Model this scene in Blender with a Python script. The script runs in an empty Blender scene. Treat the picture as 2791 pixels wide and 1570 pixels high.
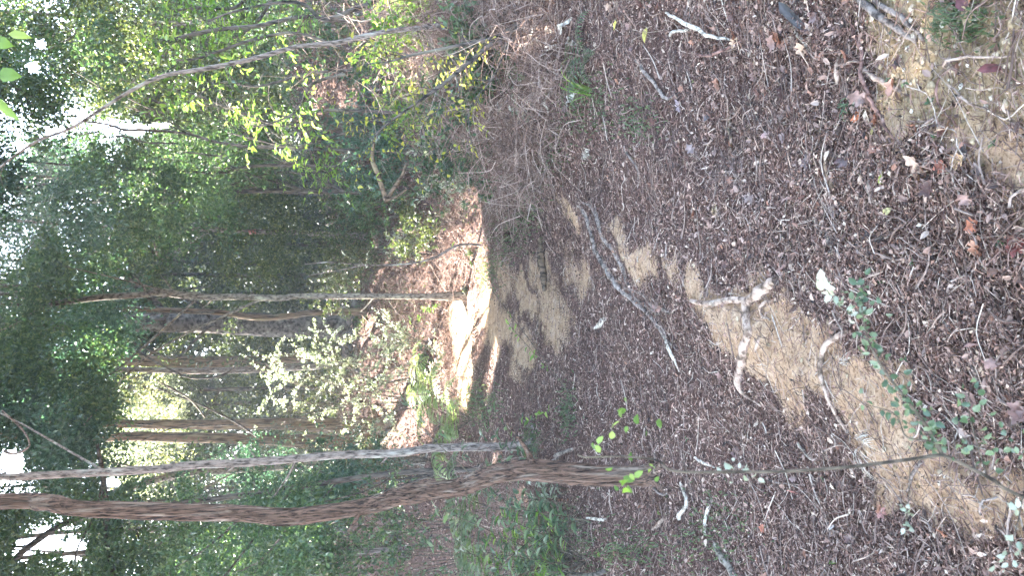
import bpy, math
import numpy as np
from mathutils import Vector
R = np.random.default_rng(7)
rad = math.radians
sc = bpy.context.scene
COL = sc.collection

# ------------------------------------------------------------------ camera, sky, sun, exposure
F = 2190.0; PITCH = rad(12); CAM = np.array([0, 0, 1.6])
FW = np.array([0, math.cos(PITCH), -math.sin(PITCH)]); UP = np.array([0, math.sin(PITCH), math.cos(PITCH)]); RT = np.array([1., 0, 0])
cd = bpy.data.cameras.new('camera'); cam = bpy.data.objects.new('camera', cd); COL.objects.link(cam); sc.camera = cam
cd.sensor_width = 36; cd.lens = F/2791*36; cd.clip_end = 1000; cd.clip_start = 0.05
from mathutils import Matrix
# the phone was held upright but the picture is stored on its side: world up points to the left of the frame
M3 = Matrix((tuple(-UP), tuple(RT), tuple(-FW))).transposed()
cam.matrix_world = Matrix.Translation(Vector(CAM)) @ M3.to_4x4()
cd.dof.use_dof = True; cd.dof.focus_distance = 4.5; cd.dof.aperture_fstop = 11
SUN_EL = rad(52); SUN_AZ = rad(-40)                       # azimuth measured from +Y towards +X
S = np.array([math.sin(SUN_AZ)*math.cos(SUN_EL), math.cos(SUN_AZ)*math.cos(SUN_EL), math.sin(SUN_EL)])
w = bpy.data.worlds.new('World'); sc.world = w; w.use_nodes = True
nt = w.node_tree; bg = nt.nodes['Background']; sky = nt.nodes.new('ShaderNodeTexSky')
sky.sky_type = 'NISHITA'; sky.sun_disc = False; sky.sun_elevation = SUN_EL; sky.sun_rotation = SUN_AZ; sky.dust_density = 3; sky.air_density = 1.0; sky.ozone_density = 1
nt.links.new(sky.outputs[0], bg.inputs[0]); bg.inputs[1].default_value = 0.15
ld = bpy.data.lights.new('sun', 'SUN'); ld.energy = 5; ld.angle = rad(0.55); ld.color = (1, .95, .87)
sun = bpy.data.objects.new('sun', ld); COL.objects.link(sun); sun.rotation_euler = Vector(S).to_track_quat('Z', 'Y').to_euler(); sun.location = (0, 0, 30)
sc.view_settings.view_transform = 'Standard'; sc.view_settings.look = 'None'; sc.view_settings.gamma = 1
sc.view_settings.exposure = 4.25
sc.render.engine = 'CYCLES'; cy = sc.cycles
cy.max_bounces = 6; cy.diffuse_bounces = 4; cy.glossy_bounces = 2; cy.transmission_bounces = 4; cy.transparent_max_bounces = 4; cy.caustics_reflective = False; cy.caustics_refractive = False
cy.sample_clamp_indirect = 6; cy.use_denoising = True

# ------------------------------------------------------------------ numeric helpers
LAT = R.random((8, 256, 256))
def vn(x, y, s, k=0):
    x = np.asarray(x, float)*s+37.3*k; y = np.asarray(y, float)*s+11.7*k
    xi = np.floor(x).astype(int); yi = np.floor(y).astype(int); u = x-xi; v = y-yi
    u = u*u*(3-2*u); v = v*v*(3-2*v); L = LAT[k % 8]
    a = L[xi & 255, yi & 255]; b = L[(xi+1) & 255, yi & 255]; c = L[xi & 255, (yi+1) & 255]; d = L[(xi+1) & 255, (yi+1) & 255]
    return (a*(1-u)+b*u)*(1-v)+(c*(1-u)+d*u)*v-.5
def sm(x, a, b):
    t = np.clip((np.asarray(x, float)-a)/(b-a), 0, 1); return t*t*(3-2*t)
LY = [-5, 0, 1.62, 5.9, 8, 10.5, 14, 25, 60]; LX = [-2.0, -1.03, -.58, .62, 1.0, .95, 1.0, 2.0, 4]
def edge(x, y): return (x-np.interp(y, LY, LX))*.96
def H(x, y):
    x = np.asarray(x, float); y = np.asarray(y, float)
    s = edge(x, y)
    k = .16+.34*sm(y, 2.2, 7.5)
    b = np.where(s > 0, k*(np.sqrt(s*s+.09)-.3), 0); b = 2.1*np.tanh(b/2.1)
    sc_ = .075*sm(s, -.28, .12)*(1-sm(y, 5, 7.5))
    r = 1.5*sm(y, 11.3, 17.5)+.02*np.clip(y-17, 0, 200)
    lf = -.05*np.clip(-x-2.2, 0, 8)*(1-sm(y, 9, 14))
    dip = -.10*np.exp(-((s+.9)/.7)**2)*(1-sm(y, 10, 12))
    n = .16*vn(x, y, .7, 1)+.07*vn(x, y, 2.1, 2)+.035*vn(x, y, 5.5, 3)+.018*vn(x, y, 14, 4)+.010*vn(x, y, 38, 5)
    return b+sc_+r+lf+dip+n*(1-.4*np.exp(-((s+.8)/.6)**2))
def rays(px, py):
    a = (785-np.asarray(py, float))/F; b = (1395.5-np.asarray(px, float))/F
    return FW[None]+a[:, None]*RT[None]+b[:, None]*UP[None]
def at(px, py):
    px = np.atleast_1d(px); py = np.atleast_1d(py); d = rays(px, py); t = np.full(len(d), .8); live = np.ones(len(d), bool)
    for i in range(500):
        P = CAM+d*t[:, None]; g = P[:, 2]-H(P[:, 0], P[:, 1]); live &= (g > .004) & (t < 60)
        if not live.any(): break
        t = np.where(live, t+np.clip(g*.5, .004, .4), t)
    P = CAM+d*t[:, None]; return P
def at1(px, py): return at([px], [py])[0]
def P3(px, py, Y):
    d = rays([px], [py])[0]; return CAM+d*(Y/d[1])
def proj(P):
    D = P-CAM; z = D@FW; z = np.where(z < .01, .01, z)
    return 1395.5-F*(D@UP)/z, 785-F*(D@RT)/z, z
def onG(p, dz=0): return np.array([p[0], p[1], float(H(p[0], p[1]))+dz])
def gnormal(x, y, e=.04):
    nx = (H(x-e, y)-H(x+e, y))/(2*e); ny = (H(x, y-e)-H(x, y+e))/(2*e); n = np.stack([nx, ny, np.ones_like(nx)], 1)
    return n/np.linalg.norm(n, axis=1, keepdims=True)
def nrm(v): return v/np.maximum(np.linalg.norm(v, axis=-1, keepdims=True), 1e-9)
def rv(n, r=R): return nrm(r.normal(size=(n, 3)))

class MB:
    def __init__(s): s.v = []; s.f = []; s.n = 0; s.mi = []
    def add(s, v, f, m=0):
        v = np.asarray(v, float).reshape(-1, 3); f = np.asarray(f)
        if len(f) == 0: return
        s.v.append(v); s.f.append(f+s.n); s.n += len(v); s.mi.append((len(f), m))
    def build(s, name, mats, parent=None, smooth=True, loc=None):
        me = bpy.data.meshes.new(name)
        V = np.concatenate(s.v) if s.v else np.zeros((0, 3))
        if parent is not None: V = V-np.array(parent.location)
        elif loc is not None: V = V-np.asarray(loc)
        me.vertices.add(len(V)); me.vertices.foreach_set('co', V.astype(np.float32).ravel())
        lens = np.concatenate([np.full(len(f), f.shape[1]) for f in s.f]); idx = np.concatenate([f.ravel() for f in s.f])
        me.loops.add(len(idx)); me.loops.foreach_set('vertex_index', idx.astype(np.int32))
        st = np.concatenate([[0], np.cumsum(lens)[:-1]])
        me.polygons.add(len(lens)); me.polygons.foreach_set('loop_start', st.astype(np.int32)); me.polygons.foreach_set('loop_total', lens.astype(np.int32))
        me.polygons.foreach_set('material_index', np.concatenate([np.full(a, b) for a, b in s.mi]).astype(np.int32))
        me.polygons.foreach_set('use_smooth', np.full(len(lens), smooth))
        for m in (mats if isinstance(mats, (list, tuple)) else [mats]): me.materials.append(m)
        me.update(calc_edges=True)
        o = bpy.data.objects.new(name, me); COL.objects.link(o)
        if parent is not None: o.parent = parent
        elif loc is not None: o.location = loc
        return o
def spline(P, per=5):
    P = np.asarray(P, float)
    if len(P) < 3: return np.array([P[0]+(P[-1]-P[0])*t for t in np.linspace(0, 1, per+1)])
    Q = np.vstack([2*P[0]-P[1], P, 2*P[-1]-P[-2]]); out = []
    for i in range(1, len(Q)-2):
        for t in np.arange(per)/per:
            out.append(.5*((2*Q[i])+(-Q[i-1]+Q[i+1])*t+(2*Q[i-1]-5*Q[i]+4*Q[i+1]-Q[i+2])*t*t+(-Q[i-1]+3*Q[i]-3*Q[i+1]+Q[i+2])*t**3))
    out.append(P[-1]); return np.array(out)
def tube(mb, P, r, n=8, lump=0., ridge=0., m=0, r_=R, flat=1.):
    P = np.asarray(P, float); k = len(P); r = np.interp(np.linspace(0, 1, k), np.linspace(0, 1, len(np.atleast_1d(r))), np.atleast_1d(r))
    T = nrm(np.gradient(P, axis=0)); a = np.array([0, 0, 1.]) if abs(T[0][2]) < .8 else np.array([0, 1., 0])
    N = nrm(np.cross(T, a)); 
    for i in range(1, k):
        q = N[i-1]-T[i]*(N[i-1]@T[i]); N[i] = q/max(np.linalg.norm(q), 1e-9)
    B = np.cross(T, N); th = np.arange(n)/n*2*math.pi
    rr = r[:, None]*np.ones(n)[None]
    if lump: 
        g = r_.normal(size=(k, n)); g = (g+np.roll(g, 1, 1)+np.roll(g, -1, 1))/2; g[1:-1] = (g[1:-1]*2+g[:-2]+g[2:])/3; rr *= 1+lump*g
    if ridge:
        g = r_.normal(size=(1, n))*.8
        walk = np.cumsum(r_.normal(size=(k, n))*.35, axis=0); walk -= walk.mean(0)
        rr *= 1+ridge*np.clip(g+walk, -1.6, 1.6)
    c = np.cos(th)[None, :, None]*N[:, None, :]+np.sin(th)[None, :, None]*B[:, None, :]*flat
    V = (P[:, None, :]+c*rr[:, :, None]).reshape(-1, 3)
    i = np.arange(k-1)[:, None]*n; j = np.arange(n)[None]; j2 = (j+1) % n
    Fq = np.stack([i+j, i+j2, i+n+j2, i+n+j], -1).reshape(-1, 4)
    nv = len(V); V = np.vstack([V, P[0]-T[0]*r[0]*.3, P[-1]+T[-1]*r[-1]*.5])
    mb.add(V, Fq, m); off = mb.n-len(V)
    jj = np.arange(n); mb.f.append(np.stack([jj, np.full(n, nv), (jj+1) % n], 1)[:, ::-1]*1+off); mb.mi.append((n, m))
    e = (k-1)*n; mb.f.append(np.stack([e+jj, e+(jj+1) % n, np.full(n, nv+1)], 1)+off); mb.mi.append((n, m))

T_RH = (np.array([[0, 0, 0], [.45, .5, .10], [1, 0, -.08], [.5, -.5, .10]]), [[0, 3, 2, 1]])
T_L8 = (np.array([[0, 0, 0], [.28, .42, .10], [.66, .36, .06], [1, 0, -.14], [.66, -.36, .06], [.28, -.42, .10], [.3, 0, .0], [.66, 0, -.02]]),
        [[0, 6, 1, 1], [6, 7, 2, 1], [7, 3, 2, 2], [0, 5, 6, 6], [5, 4, 7, 6], [4, 3, 7, 7]])
T_LN = (np.array([[0, 0, 0], [.3, .5, .05], [.7, .35, -.02], [1, 0, -.2], [.7, -.35, -.02], [.3, -.5, .05]]), [[0, 5, 1, 1], [5, 4, 2, 1], [4, 3, 2, 2]])
lob = []
for t in np.linspace(0, 1, 11)[1:-1]:
    lob.append((t, .30*math.sin(math.pi*min(1, t*1.05))*(1.0+.55*math.cos(t*math.pi*6.0)) + .05))
T_OAK = (np.array([[0, 0, 0]]+[[t, w_, .18*w_+.05*math.sin(t*9)] for t, w_ in lob]+[[1.02, 0, .10]]+[[t, -w_, .2*w_+.04*math.sin(t*7)] for t, w_ in lob[::-1]]+[[t, 0, -.02-.05*math.sin(t*5)] for t, _ in lob]), None)
_n = len(lob); _f = []
L0 = 1; TIP = _n+1; R0 = _n+2; M0 = 2*_n+2
for i in range(_n-1):
    _f += [[M0+i, M0+i+1, L0+i+1, L0+i], [R0+_n-1-i, R0+_n-2-i, M0+i+1, M0+i]]
_f += [[0, M0, L0, L0], [0, R0+_n-1, M0, M0], [M0+_n-1, TIP, L0+_n-1, L0+_n-1], [R0, TIP, M0+_n-1, M0+_n-1]]
T_OAK = (T_OAK[0], _f)
T_ND = (np.array([[0, -.5, 0], [0, .5, 0], [.5, .5, .12], [.5, -.5, .12], [1, 0, 0], [0, 0, 1.], [.5, 0, 1.1]]), [[0, 3, 6, 5], [5, 6, 2, 1], [3, 4, 6, 6], [6, 4, 2, 2]])
def leaves(mb, C, D, N, Ln, Wd, T=T_RH, m=0, zs=None):
    n = len(C)
    if n == 0: return
    D = nrm(D); Sd = nrm(np.cross(N, D)); Nn = np.cross(D, Sd); Ln = np.broadcast_to(Ln, n); Wd = np.broadcast_to(Wd, n); zs = Ln if zs is None else np.broadcast_to(zs, n)
    t = T[0]; k = len(t)
    V = C[:, None]+D[:, None]*(t[None, :, 0, None]*Ln[:, None, None])+Sd[:, None]*(t[None, :, 1, None]*Wd[:, None, None])+Nn[:, None]*(t[None, :, 2, None]*zs[:, None, None])
    f = T[1]; off = (np.arange(n)*k)[:, None, None]; V = V.reshape(-1, 3)
    q = np.array([a for a in f if len(set(a)) == 4]); tr = np.array([a[:3] for a in f if len(set(a)) == 3])
    base = mb.n
    mb.v.append(V); mb.n += len(V)
    if len(q): F_ = (q[None]+off).reshape(-1, 4)+base; mb.f.append(F_); mb.mi.append((len(F_), m))
    if len(tr): F_ = (tr[None]+off).reshape(-1, 3)+base; mb.f.append(F_); mb.mi.append((len(F_), m))

# ------------------------------------------------------------------ materials
def newmat(name):
    m = bpy.data.materials.new(name); m.use_nodes = True; t = m.node_tree
    return m, t, t.nodes['Principled BSDF'], t.nodes['Material Output']
def nd(t, ty, **k):
    n = t.nodes.new(ty)
    for a, b in k.items():
        if hasattr(n, a): setattr(n, a, b)
        else: n.inputs[a.replace('_', ' ')].default_value = b
    return n
def ramp(t, src, cols, interp='LINEAR'):
    n = t.nodes.new('ShaderNodeValToRGB'); n.color_ramp.interpolation = interp; e = n.color_ramp.elements
    while len(e) < len(cols): e.new(.5)
    for i, (p, c) in enumerate(cols): e[i].position = p; e[i].color = (*c, 1)
    t.links.new(src, n.inputs[0]); return n
def isl_mat(name, cols, rough=.7, trans=0., tcol=None, spec=.3, noise=0., interp='LINEAR'):
    m, t, p, out = newmat(name)
    g = t.nodes.new('ShaderNodeNewGeometry'); r = ramp(t, g.outputs['Random Per Island'], cols, interp); c = r.outputs[0]
    if noise:
        nz = nd(t, 'ShaderNodeTexNoise', Scale=noise, Detail=2.); tc = t.nodes.new('ShaderNodeTexCoord'); t.links.new(tc.outputs['Object'], nz.inputs['Vector'])
        mr = nd(t, 'ShaderNodeMapRange'); mr.inputs[1].default_value = .3; mr.inputs[2].default_value = .7; mr.inputs[3].default_value = .65; mr.inputs[4].default_value = 1.35
        t.links.new(nz.outputs[0], mr.inputs[0]); vm = nd(t, 'ShaderNodeVectorMath', operation='SCALE'); t.links.new(c, vm.inputs[0]); t.links.new(mr.outputs[0], vm.inputs['Scale']); c = vm.outputs[0]
    t.links.new(c, p.inputs['Base Color']); p.inputs['Roughness'].default_value = rough; p.inputs['Specular IOR Level'].default_value = spec
    if trans:
        tr = t.nodes.new('ShaderNodeBsdfTranslucent'); mx = t.nodes.new('ShaderNodeMixShader'); mx.inputs[0].default_value = trans
        mm = nd(t, 'ShaderNodeVectorMath', operation='MULTIPLY'); mm.inputs[1].default_value = tcol or (1.9, 1.9, .9)
        t.links.new(c, mm.inputs[0]); t.links.new(mm.outputs[0], tr.inputs[0]); t.links.new(p.outputs[0], mx.inputs[1]); t.links.new(tr.outputs[0], mx.inputs[2]); t.links.new(mx.outputs[0], out.inputs[0])
    return m
G = {}
G['green'] = isl_mat('leaf_green', [(0, (.04, .075, .042)), (.5, (.065, .115, .058)), (.85, (.11, .16, .075)), (1, (.18, .21, .11))], .36, .4, (1.5, 1.8, .95), .7)
G['blue'] = isl_mat('leaf_blue_green', [(0, (.035, .07, .053)), (.6, (.06, .11, .078)), (1, (.12, .175, .12))], .33, .38, (1.35, 1.8, 1.15), .7)
G['olive'] = isl_mat('leaf_olive', [(0, (.035, .05, .022)), (.6, (.07, .095, .04)), (.9, (.13, .15, .06)), (1, (.24, .24, .12))], .4, .35, (1.6, 1.7, .9), .6)
G['dark'] = isl_mat('leaf_dark_shade', [(0, (.02, .03, .018)), (.6, (.04, .055, .03)), (.92, (.07, .085, .045)), (1, (.2, .22, .13))], .35, .25, (1.4, 1.5, .9), .7)  # background shade and rare glints put into the leaf colour
G['backlit'] = isl_mat('leaf_backlit', [(0, (.3, .33, .14)), (1, (.52, .52, .3))], .45, .4, (1.3, 1.3, .9), .5)  # glow of sun from behind put into the leaf colour
G['yellow'] = isl_mat('leaf_yellow', [(0, (.22, .24, .05)), (.5, (.36, .36, .07)), (1, (.5, .45, .10))], .5, .45, (1.4, 1.4, .8), .4)
G['lime'] = isl_mat('leaf_lime', [(0, (.09, .17, .04)), (.6, (.17, .28, .07)), (1, (.32, .40, .12))], .38, .5, (1.6, 1.7, .8), .5)
G['pale'] = isl_mat('leaf_pale_glare', [(0, (.16, .20, .13)), (.5, (.31, .34, .26)), (1, (.60, .60, .54))], .3, .35, (1.4, 1.5, 1.0), .8)  # pale leaves, lightened further to imitate sun glare
G['lance'] = isl_mat('leaf_lance', [(0, (.055, .095, .055)), (.6, (.11, .16, .09)), (1, (.23, .28, .16))], .36, .35, (1.35, 1.6, .95), .7)
G['fern'] = isl_mat('leaf_fern', [(0, (.13, .19, .07)), (1, (.27, .32, .16))], .45, .4, (1.3, 1.35, .8), .4)
G['ferndark'] = isl_mat('leaf_fern_dark', [(0, (.07, .10, .055)), (1, (.17, .20, .13))], .5, .4, (1.6, 1.8, .8), .3)
G['white'] = isl_mat('petal_pale', [(0, (.6, .62, .42)), (1, (.8, .8, .66))], .5, .4, (1.1, 1.1, 1), .3)
LIT = isl_mat('dry_litter', [(0, (.015, .008, .006)), (.3, (.10, .055, .04)), (.5, (.25, .155, .12)), (.68, (.38, .255, .205)), (.76, (.24, .11, .07)), (.9, (.46, .34, .275)), (.97, (.55, .41, .31)), (1, (.72, .6, .47))], .6, 0, None, .35, 2.2)  # near-black flakes also stand for the shade in gaps
NEED = isl_mat('dry_needles', [(0, (.06, .028, .02)), (.5, (.19, .10, .075)), (.85, (.36, .23, .18)), (1, (.6, .47, .37))], .6, 0, None, .35)
OAKM = isl_mat('dry_lobed_leaves', [(0, (.09, .05, .045)), (.3, (.20, .11, .09)), (.55, (.28, .19, .165)), (.75, (.34, .15, .08)), (.9, (.25, .19, .18)), (1, (.5, .34, .22))], .5, .15, (1.5, 1, .7), .5, 60)
GRAV = isl_mat('gravel_stones', [(0, (.20, .135, .07)), (.5, (.38, .28, .17)), (.85, (.55, .45, .32)), (1, (.75, .7, .6))], .8, 0, None, .3, 80)
TWG = isl_mat('twig_bark', [(0, (.09, .055, .042)), (.5, (.22, .15, .12)), (.85, (.38, .29, .235)), (1, (.58, .49, .40))], .75, 0, None, .3, 90)
BRUSH = isl_mat('dead_brush', [(0, (.09, .05, .038)), (.5, (.26, .165, .13)), (.85, (.42, .30, .24)), (1, (.62, .5, .42))], .75, 0, None, .25)
def bark(name, c1, c2, c3, scl, stretch=(1, 1, .12), bump=.5, rough=.85):
    m, t, p, out = newmat(name); tc = t.nodes.new('ShaderNodeTexCoord'); mp = t.nodes.new('ShaderNodeMapping'); mp.inputs['Scale'].default_value = [scl*a for a in stretch]
    t.links.new(tc.outputs['Object'], mp.inputs[0])
    n1 = nd(t, 'ShaderNodeTexNoise', Scale=1., Detail=5., Roughness=.65); n2 = nd(t, 'ShaderNodeTexNoise', Scale=.3, Detail=4.)
    t.links.new(mp.outputs[0], n1.inputs['Vector']); t.links.new(mp.outputs[0], n2.inputs['Vector'])
    r1 = ramp(t, n1.outputs[0], [(.38, c1), (.55, c2), (.75, tuple(min(1, a*1.25) for a in c2))]); r2 = ramp(t, n2.outputs[0], [(.55, (0, 0, 0)), (.68, (1, 1, 1))])
    mx = nd(t, 'ShaderNodeMix', data_type='RGBA'); t.links.new(r2.outputs[0], mx.inputs[0]); t.links.new(r1.outputs[0], mx.inputs[6]); mx.inputs[7].default_value = (*c3, 1)
    ml = nd(t, 'ShaderNodeMix', data_type='RGBA', blend_type='MULTIPLY'); ml.inputs[0].default_value = .7
    r3 = ramp(t, n1.outputs[0], [(.36, (.2, .2, .2)), (.5, (.95, .95, .95)), (.7, (1.15, 1.15, 1.15))]); t.links.new(mx.outputs[2], ml.inputs[6]); t.links.new(r3.outputs[0], ml.inputs[7])
    t.links.new(ml.outputs[2], p.inputs['Base Color']); p.inputs['Roughness'].default_value = rough; p.inputs['Specular IOR Level'].default_value = .25
    b = nd(t, 'ShaderNodeBump', Strength=bump, Distance=.01); t.links.new(n1.outputs[0], b.inputs['Height']); t.links.new(b.outputs[0], p.inputs['Normal'])
    return m
B = {}
B['string'] = bark('bark_stringy', (.035, .022, .016), (.165, .10, .07), (.29, .22, .17), 110, (1, 1, .06), 1.)
B['grey'] = bark('bark_grey', (.10, .078, .064), (.26, .21, .18), (.40, .37, .32), 60, (1, 1, .25), .5)
B['lichen'] = bark('bark_lichen', (.11, .09, .07), (.25, .215, .175), (.40, .37, .28), 40, (1, 1, .5), .5)
B['big'] = bark('bark_banded', (.055, .045, .04), (.14, .12, .11), (.28, .26, .23), 14, (1, 1, 1.0), .5)
B['brown'] = bark('bark_brown', (.07, .05, .035), (.22, .15, .10), (.30, .24, .15), 40, (1, 1, .1), .6)
B['dark'] = bark('bark_dark', (.04, .035, .03), (.13, .105, .09), (.2, .18, .14), 40, (1, 1, .2), .4)
B['root'] = bark('root_bark', (.10, .075, .065), (.28, .225, .19), (.42, .36, .31), 60, (.6, .6, .6), .6)
B['tanroot'] = bark('root_tan', (.20, .13, .09), (.44, .33, .26), (.58, .50, .42), 50, (.5, .5, .5), .5)
B['pale'] = bark('bare_wood_pale', (.32, .26, .2), (.62, .55, .45), (.75, .7, .6), 60, (.5, .5, .5), .3)
B['red'] = bark('twig_reddish', (.12, .06, .05), (.26, .15, .12), (.34, .24, .19), 60, (.6, .6, .6), .3)
B['gold'] = bark('stone_tan', (.35, .24, .13), (.48, .36, .22), (.55, .45, .3), 60, (1, 1, 1), .6)
STEM = bark('stem_dark', (.05, .04, .03), (.14, .11, .08), (.2, .17, .11), 60, (1, 1, .4), .3)
orangeP, _t, _p, _ = newmat('orange_paint'); _p.inputs['Base Color'].default_value = (.36, .13, .09, 1); _p.inputs['Roughness'].default_value = .7

# ------------------------------------------------------------------ object bookkeeping
def tag(o, label, cat, group=None, kind=None):
    if label: o['label'] = label
    if cat: o['category'] = cat
    if group: o['group'] = group
    if kind: o['kind'] = kind
    return o
def thing(name, label, cat, loc, group=None):
    o = bpy.data.objects.new(name, None); COL.objects.link(o); o.location = loc; o.empty_display_size = .1; bpy.context.view_layer.update(); return tag(o, label, cat, group)

# ------------------------------------------------------------------ sun shafts: gaps cut in the leaves to light chosen spots
SH = []
def shaft(P, r): SH.append((np.asarray(P, float), r))
for px, py, r in [(1250, 950, .58), (1238, 870, .32), (1262, 1030, .42), (1200, 985, .2), (2390, 212, .13), (2450, 255, .11), (2490, 60, .06), (2350, 185, .06), (1300, 730, .14), (1480, 210, .13), (1550, 300, .08),
                  (1420, 60, .12), (1215, 720, .22), (1310, 1120, .10), (1000, 900, .3), (2690, 60, .05), (1280, 560, .1)]: shaft(at1(px, py), r)
for px, py, Y, r in [(1060, 1130, 9.5, .36), (760, 1080, 12.4, 1.4), (620, 1080, 12.6, 1.1), (880, 1020, 12, .7), (380, 1220, 18, 1.8), (640, 300, 7.0, .45), (820, 330, 6.8, .3), (1090, 290, 5.3, .22), (1150, 640, 10.2, .3), (870, 480, 9, .25),
                     (2242, 775, .95, .05), (25, 205, 1.55, .12), (150, 120, 11, 1.4), (480, 60, 9, .7), (700, 1300, 15, .8), (600, 1500, 11, .4), (1250, 1420, 7.3, .2), (900, 1420, 9, .3), (430, 340, 12, 1.), (250, 700, 13, .5), (300, 1000, 13, .5), (1700, 1180, .95, .05), (2600, 1230, .95, .03), (130, 1050, 12, .5), (480, 480, 11, .5)]: shaft(P3(px, py, Y), r)
for px, py, Y, r in [(560, 330, 16, 1.0), (430, 300, 17, .8), (640, 400, 15, .5), (700, 200, 8, .4), (900, 300, 7, .3), (950, 100, 6.5, .25), (560, 120, 8.5, .4)]: shaft(P3(px, py, Y), r)
SHC = np.array([s[0] for s in SH]); SHR = np.array([s[1] for s in SH])
def keep(P):
    k = np.ones(len(P), bool)
    for c, r in zip(SHC, SHR):
        d = P-c; t = d@S; q = d-t[:, None]*S; k &= ~((np.linalg.norm(q, axis=1) < r*(1+.0*t)) & (t > .35+r*.8))
    return k
# ------------------------------------------------------------------ ground
def axis(lo, a, b, hi, d):
    mid = np.arange(a, b, d); up = []; x = b; s = d
    while x < hi: up.append(x); s *= 1.07; x += s
    up.append(hi); dn = []; x = a-d; s = d
    while x > lo: dn.append(x); s *= 1.07; x -= s
    dn.append(lo); return np.array(dn[::-1]+list(mid)+up)
ax = axis(-260, -2.6, 3.0, 260, .024); ay = axis(-60, 1.0, 8.0, 400, .024)
X, Yg = np.meshgrid(ax, ay); nx, ny = len(ax), len(ay)
# bare patches: (px, py, half length along the path, half width) projected on the ground
BARE = []
for px, py, a, b, ang, w_ in [(1760, 715, .42, .17, 0, 1), (1690, 640, .25, .10, 0, .8), (1900, 800, .25, .18, 0, .9), (1985, 880, .34, .20, 0, 1), (2110, 960, .34, .20, 0, 1), (2250, 1010, .28, .20, 0, 1), (2380, 1100, .30, .2, 0, .9), (2420, 1230, .25, .18, 0, .9), (2560, 1290, .25, .18, 0, .85), (2700, 1380, .3, .2, 0, .8),
                          (1550, 560, .55, .10, 0, .9), (1430, 800, .9, .2, 0, .85), (1500, 850, .9, .34, 0, .75), (1430, 930, .9, .22, 0, .8), (1580, 760, .6, .26, 0, .6), (1370, 880, .7, .22, 0, .8), (1480, 760, .7, .2, 0, .6), (1400, 1000, .6, .2, 0, .5), (1250, 930, 1.3, .65, 0, 1), (1270, 850, .8, .35, 0, .9), (1340, 880, 1.0, .5, 0, .85), (1370, 760, .8, .3, 0, .7), (1250, 1030, 1.0, .4, 0, 1), (2470, 1000, .12, .08, 0, .8), (2120, 860, .15, .12, 0, .8), (2040, 800, .14, .10, 0, .7), (2180, 1080, .2, .12, 0, .7),  # clay at the sun patch also paints its pool of light
                          (2480, 230, .35, .22, 0, 1), (2660, 150, .35, .25, 0, 1), (2740, 330, .3, .22, 0, .8), (2560, 400, .2, .12, 0, .6), (2450, 60, .25, .2, 0, .8), (2700, 560, .15, .1, 0, .3)]:
    BARE.append((at1(px, py)[:2], a, b, w_))
def bare(x, y):
    v = np.zeros_like(np.asarray(x, float)); ux, uy = .27, .963
    wx = x+.16*vn(x, y, 4, 6)+.12*vn(x, y, 13, 7)+.06*vn(x, y, 31, 4); wy = y+.3*vn(x, y, 3, 5)+.16*vn(x, y, 11, 2)+.08*vn(x, y, 29, 1)
    for c, a, b, w_ in BARE:
        dx = wx-c[0]; dy = wy-c[1]; l = dx*ux+dy*uy; s = dx*uy-dy*ux
        v = np.maximum(v, w_*(1-sm(np.sqrt((l/a)**2+(s/b)**2), .3, 1.15)))
    return np.clip(v*(1+.5*vn(x, y, 9, 3)), 0, 1)
gold = lambda x, y: sm(x-np.interp(y, [0, 1, 2.2, 3, 9], [.2, .22, .42, 3, 9]), 0, .12)
mb = MB(); V = np.stack([X.ravel(), Yg.ravel(), H(X, Yg).ravel()], 1)
i = np.arange(ny-1)[:, None]*nx+np.arange(nx-1)[None]
mb.add(V, np.stack([i, i+1, i+nx+1, i+nx], -1).reshape(-1, 4))
m, t, p, out = newmat('forest_soil')
at_ = nd(t, 'ShaderNodeAttribute', attribute_name='soil'); sep = t.nodes.new('ShaderNodeSeparateColor'); t.links.new(at_.outputs['Color'], sep.inputs[0])
tc = t.nodes.new('ShaderNodeTexCoord')
def noise(s, d=4., r=.6):
    n = nd(t, 'ShaderNodeTexNoise', Scale=s, Detail=d, Roughness=r); t.links.new(tc.outputs['Object'], n.inputs['Vector']); return n.outputs[0]
nf = noise(90, 6, .75); nm = noise(14, 5, .6); ng = noise(3, 4)
v1 = nd(t, 'ShaderNodeTexVoronoi', Scale=130.); t.links.new(tc.outputs['Object'], v1.inputs['Vector'])
lit = ramp(t, nf, [(.3, (.03, .016, .012)), (.5, (.10, .055, .042)), (.65, (.22, .14, .115)), (.8, (.40, .30, .25))])  # dark end also stands for shade between the flakes
clay = ramp(t, nm, [(.3, (.38, .25, .155)), (.5, (.56, .385, .25)), (.7, (.66, .50, .36))])
cl2 = nd(t, 'ShaderNodeMix', data_type='RGBA', blend_type='MULTIPLY'); cl2.inputs[0].default_value = .8; cr = ramp(t, nf, [(.38, (.25, .19, .15)), (.47, (.78, .74, .7)), (.6, (1.0, 1, 1)), (.8, (1.18, 1.18, 1.18))]); t.links.new(clay.outputs[0], cl2.inputs[6]); t.links.new(cr.outputs[0], cl2.inputs[7])
gc = ramp(t, nf, [(.32, (.17, .105, .05)), (.48, (.36, .26, .15)), (.75, (.56, .46, .32))])
g2 = nd(t, 'ShaderNodeMix', data_type='RGBA'); t.links.new(sep.outputs[1], g2.inputs[0]); t.links.new(cl2.outputs[2], g2.inputs[6]); t.links.new(gc.outputs[0], g2.inputs[7])
fac = nd(t, 'ShaderNodeMath', operation='MULTIPLY_ADD'); t.links.new(nf, fac.inputs[0]); fac.inputs[1].default_value = 2.2
ad = nd(t, 'ShaderNodeMath', operation='SUBTRACT'); t.links.new(sep.outputs[0], ad.inputs[0]); ad.inputs[1].default_value = 1.12; t.links.new(ad.outputs[0], fac.inputs[2])
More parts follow.
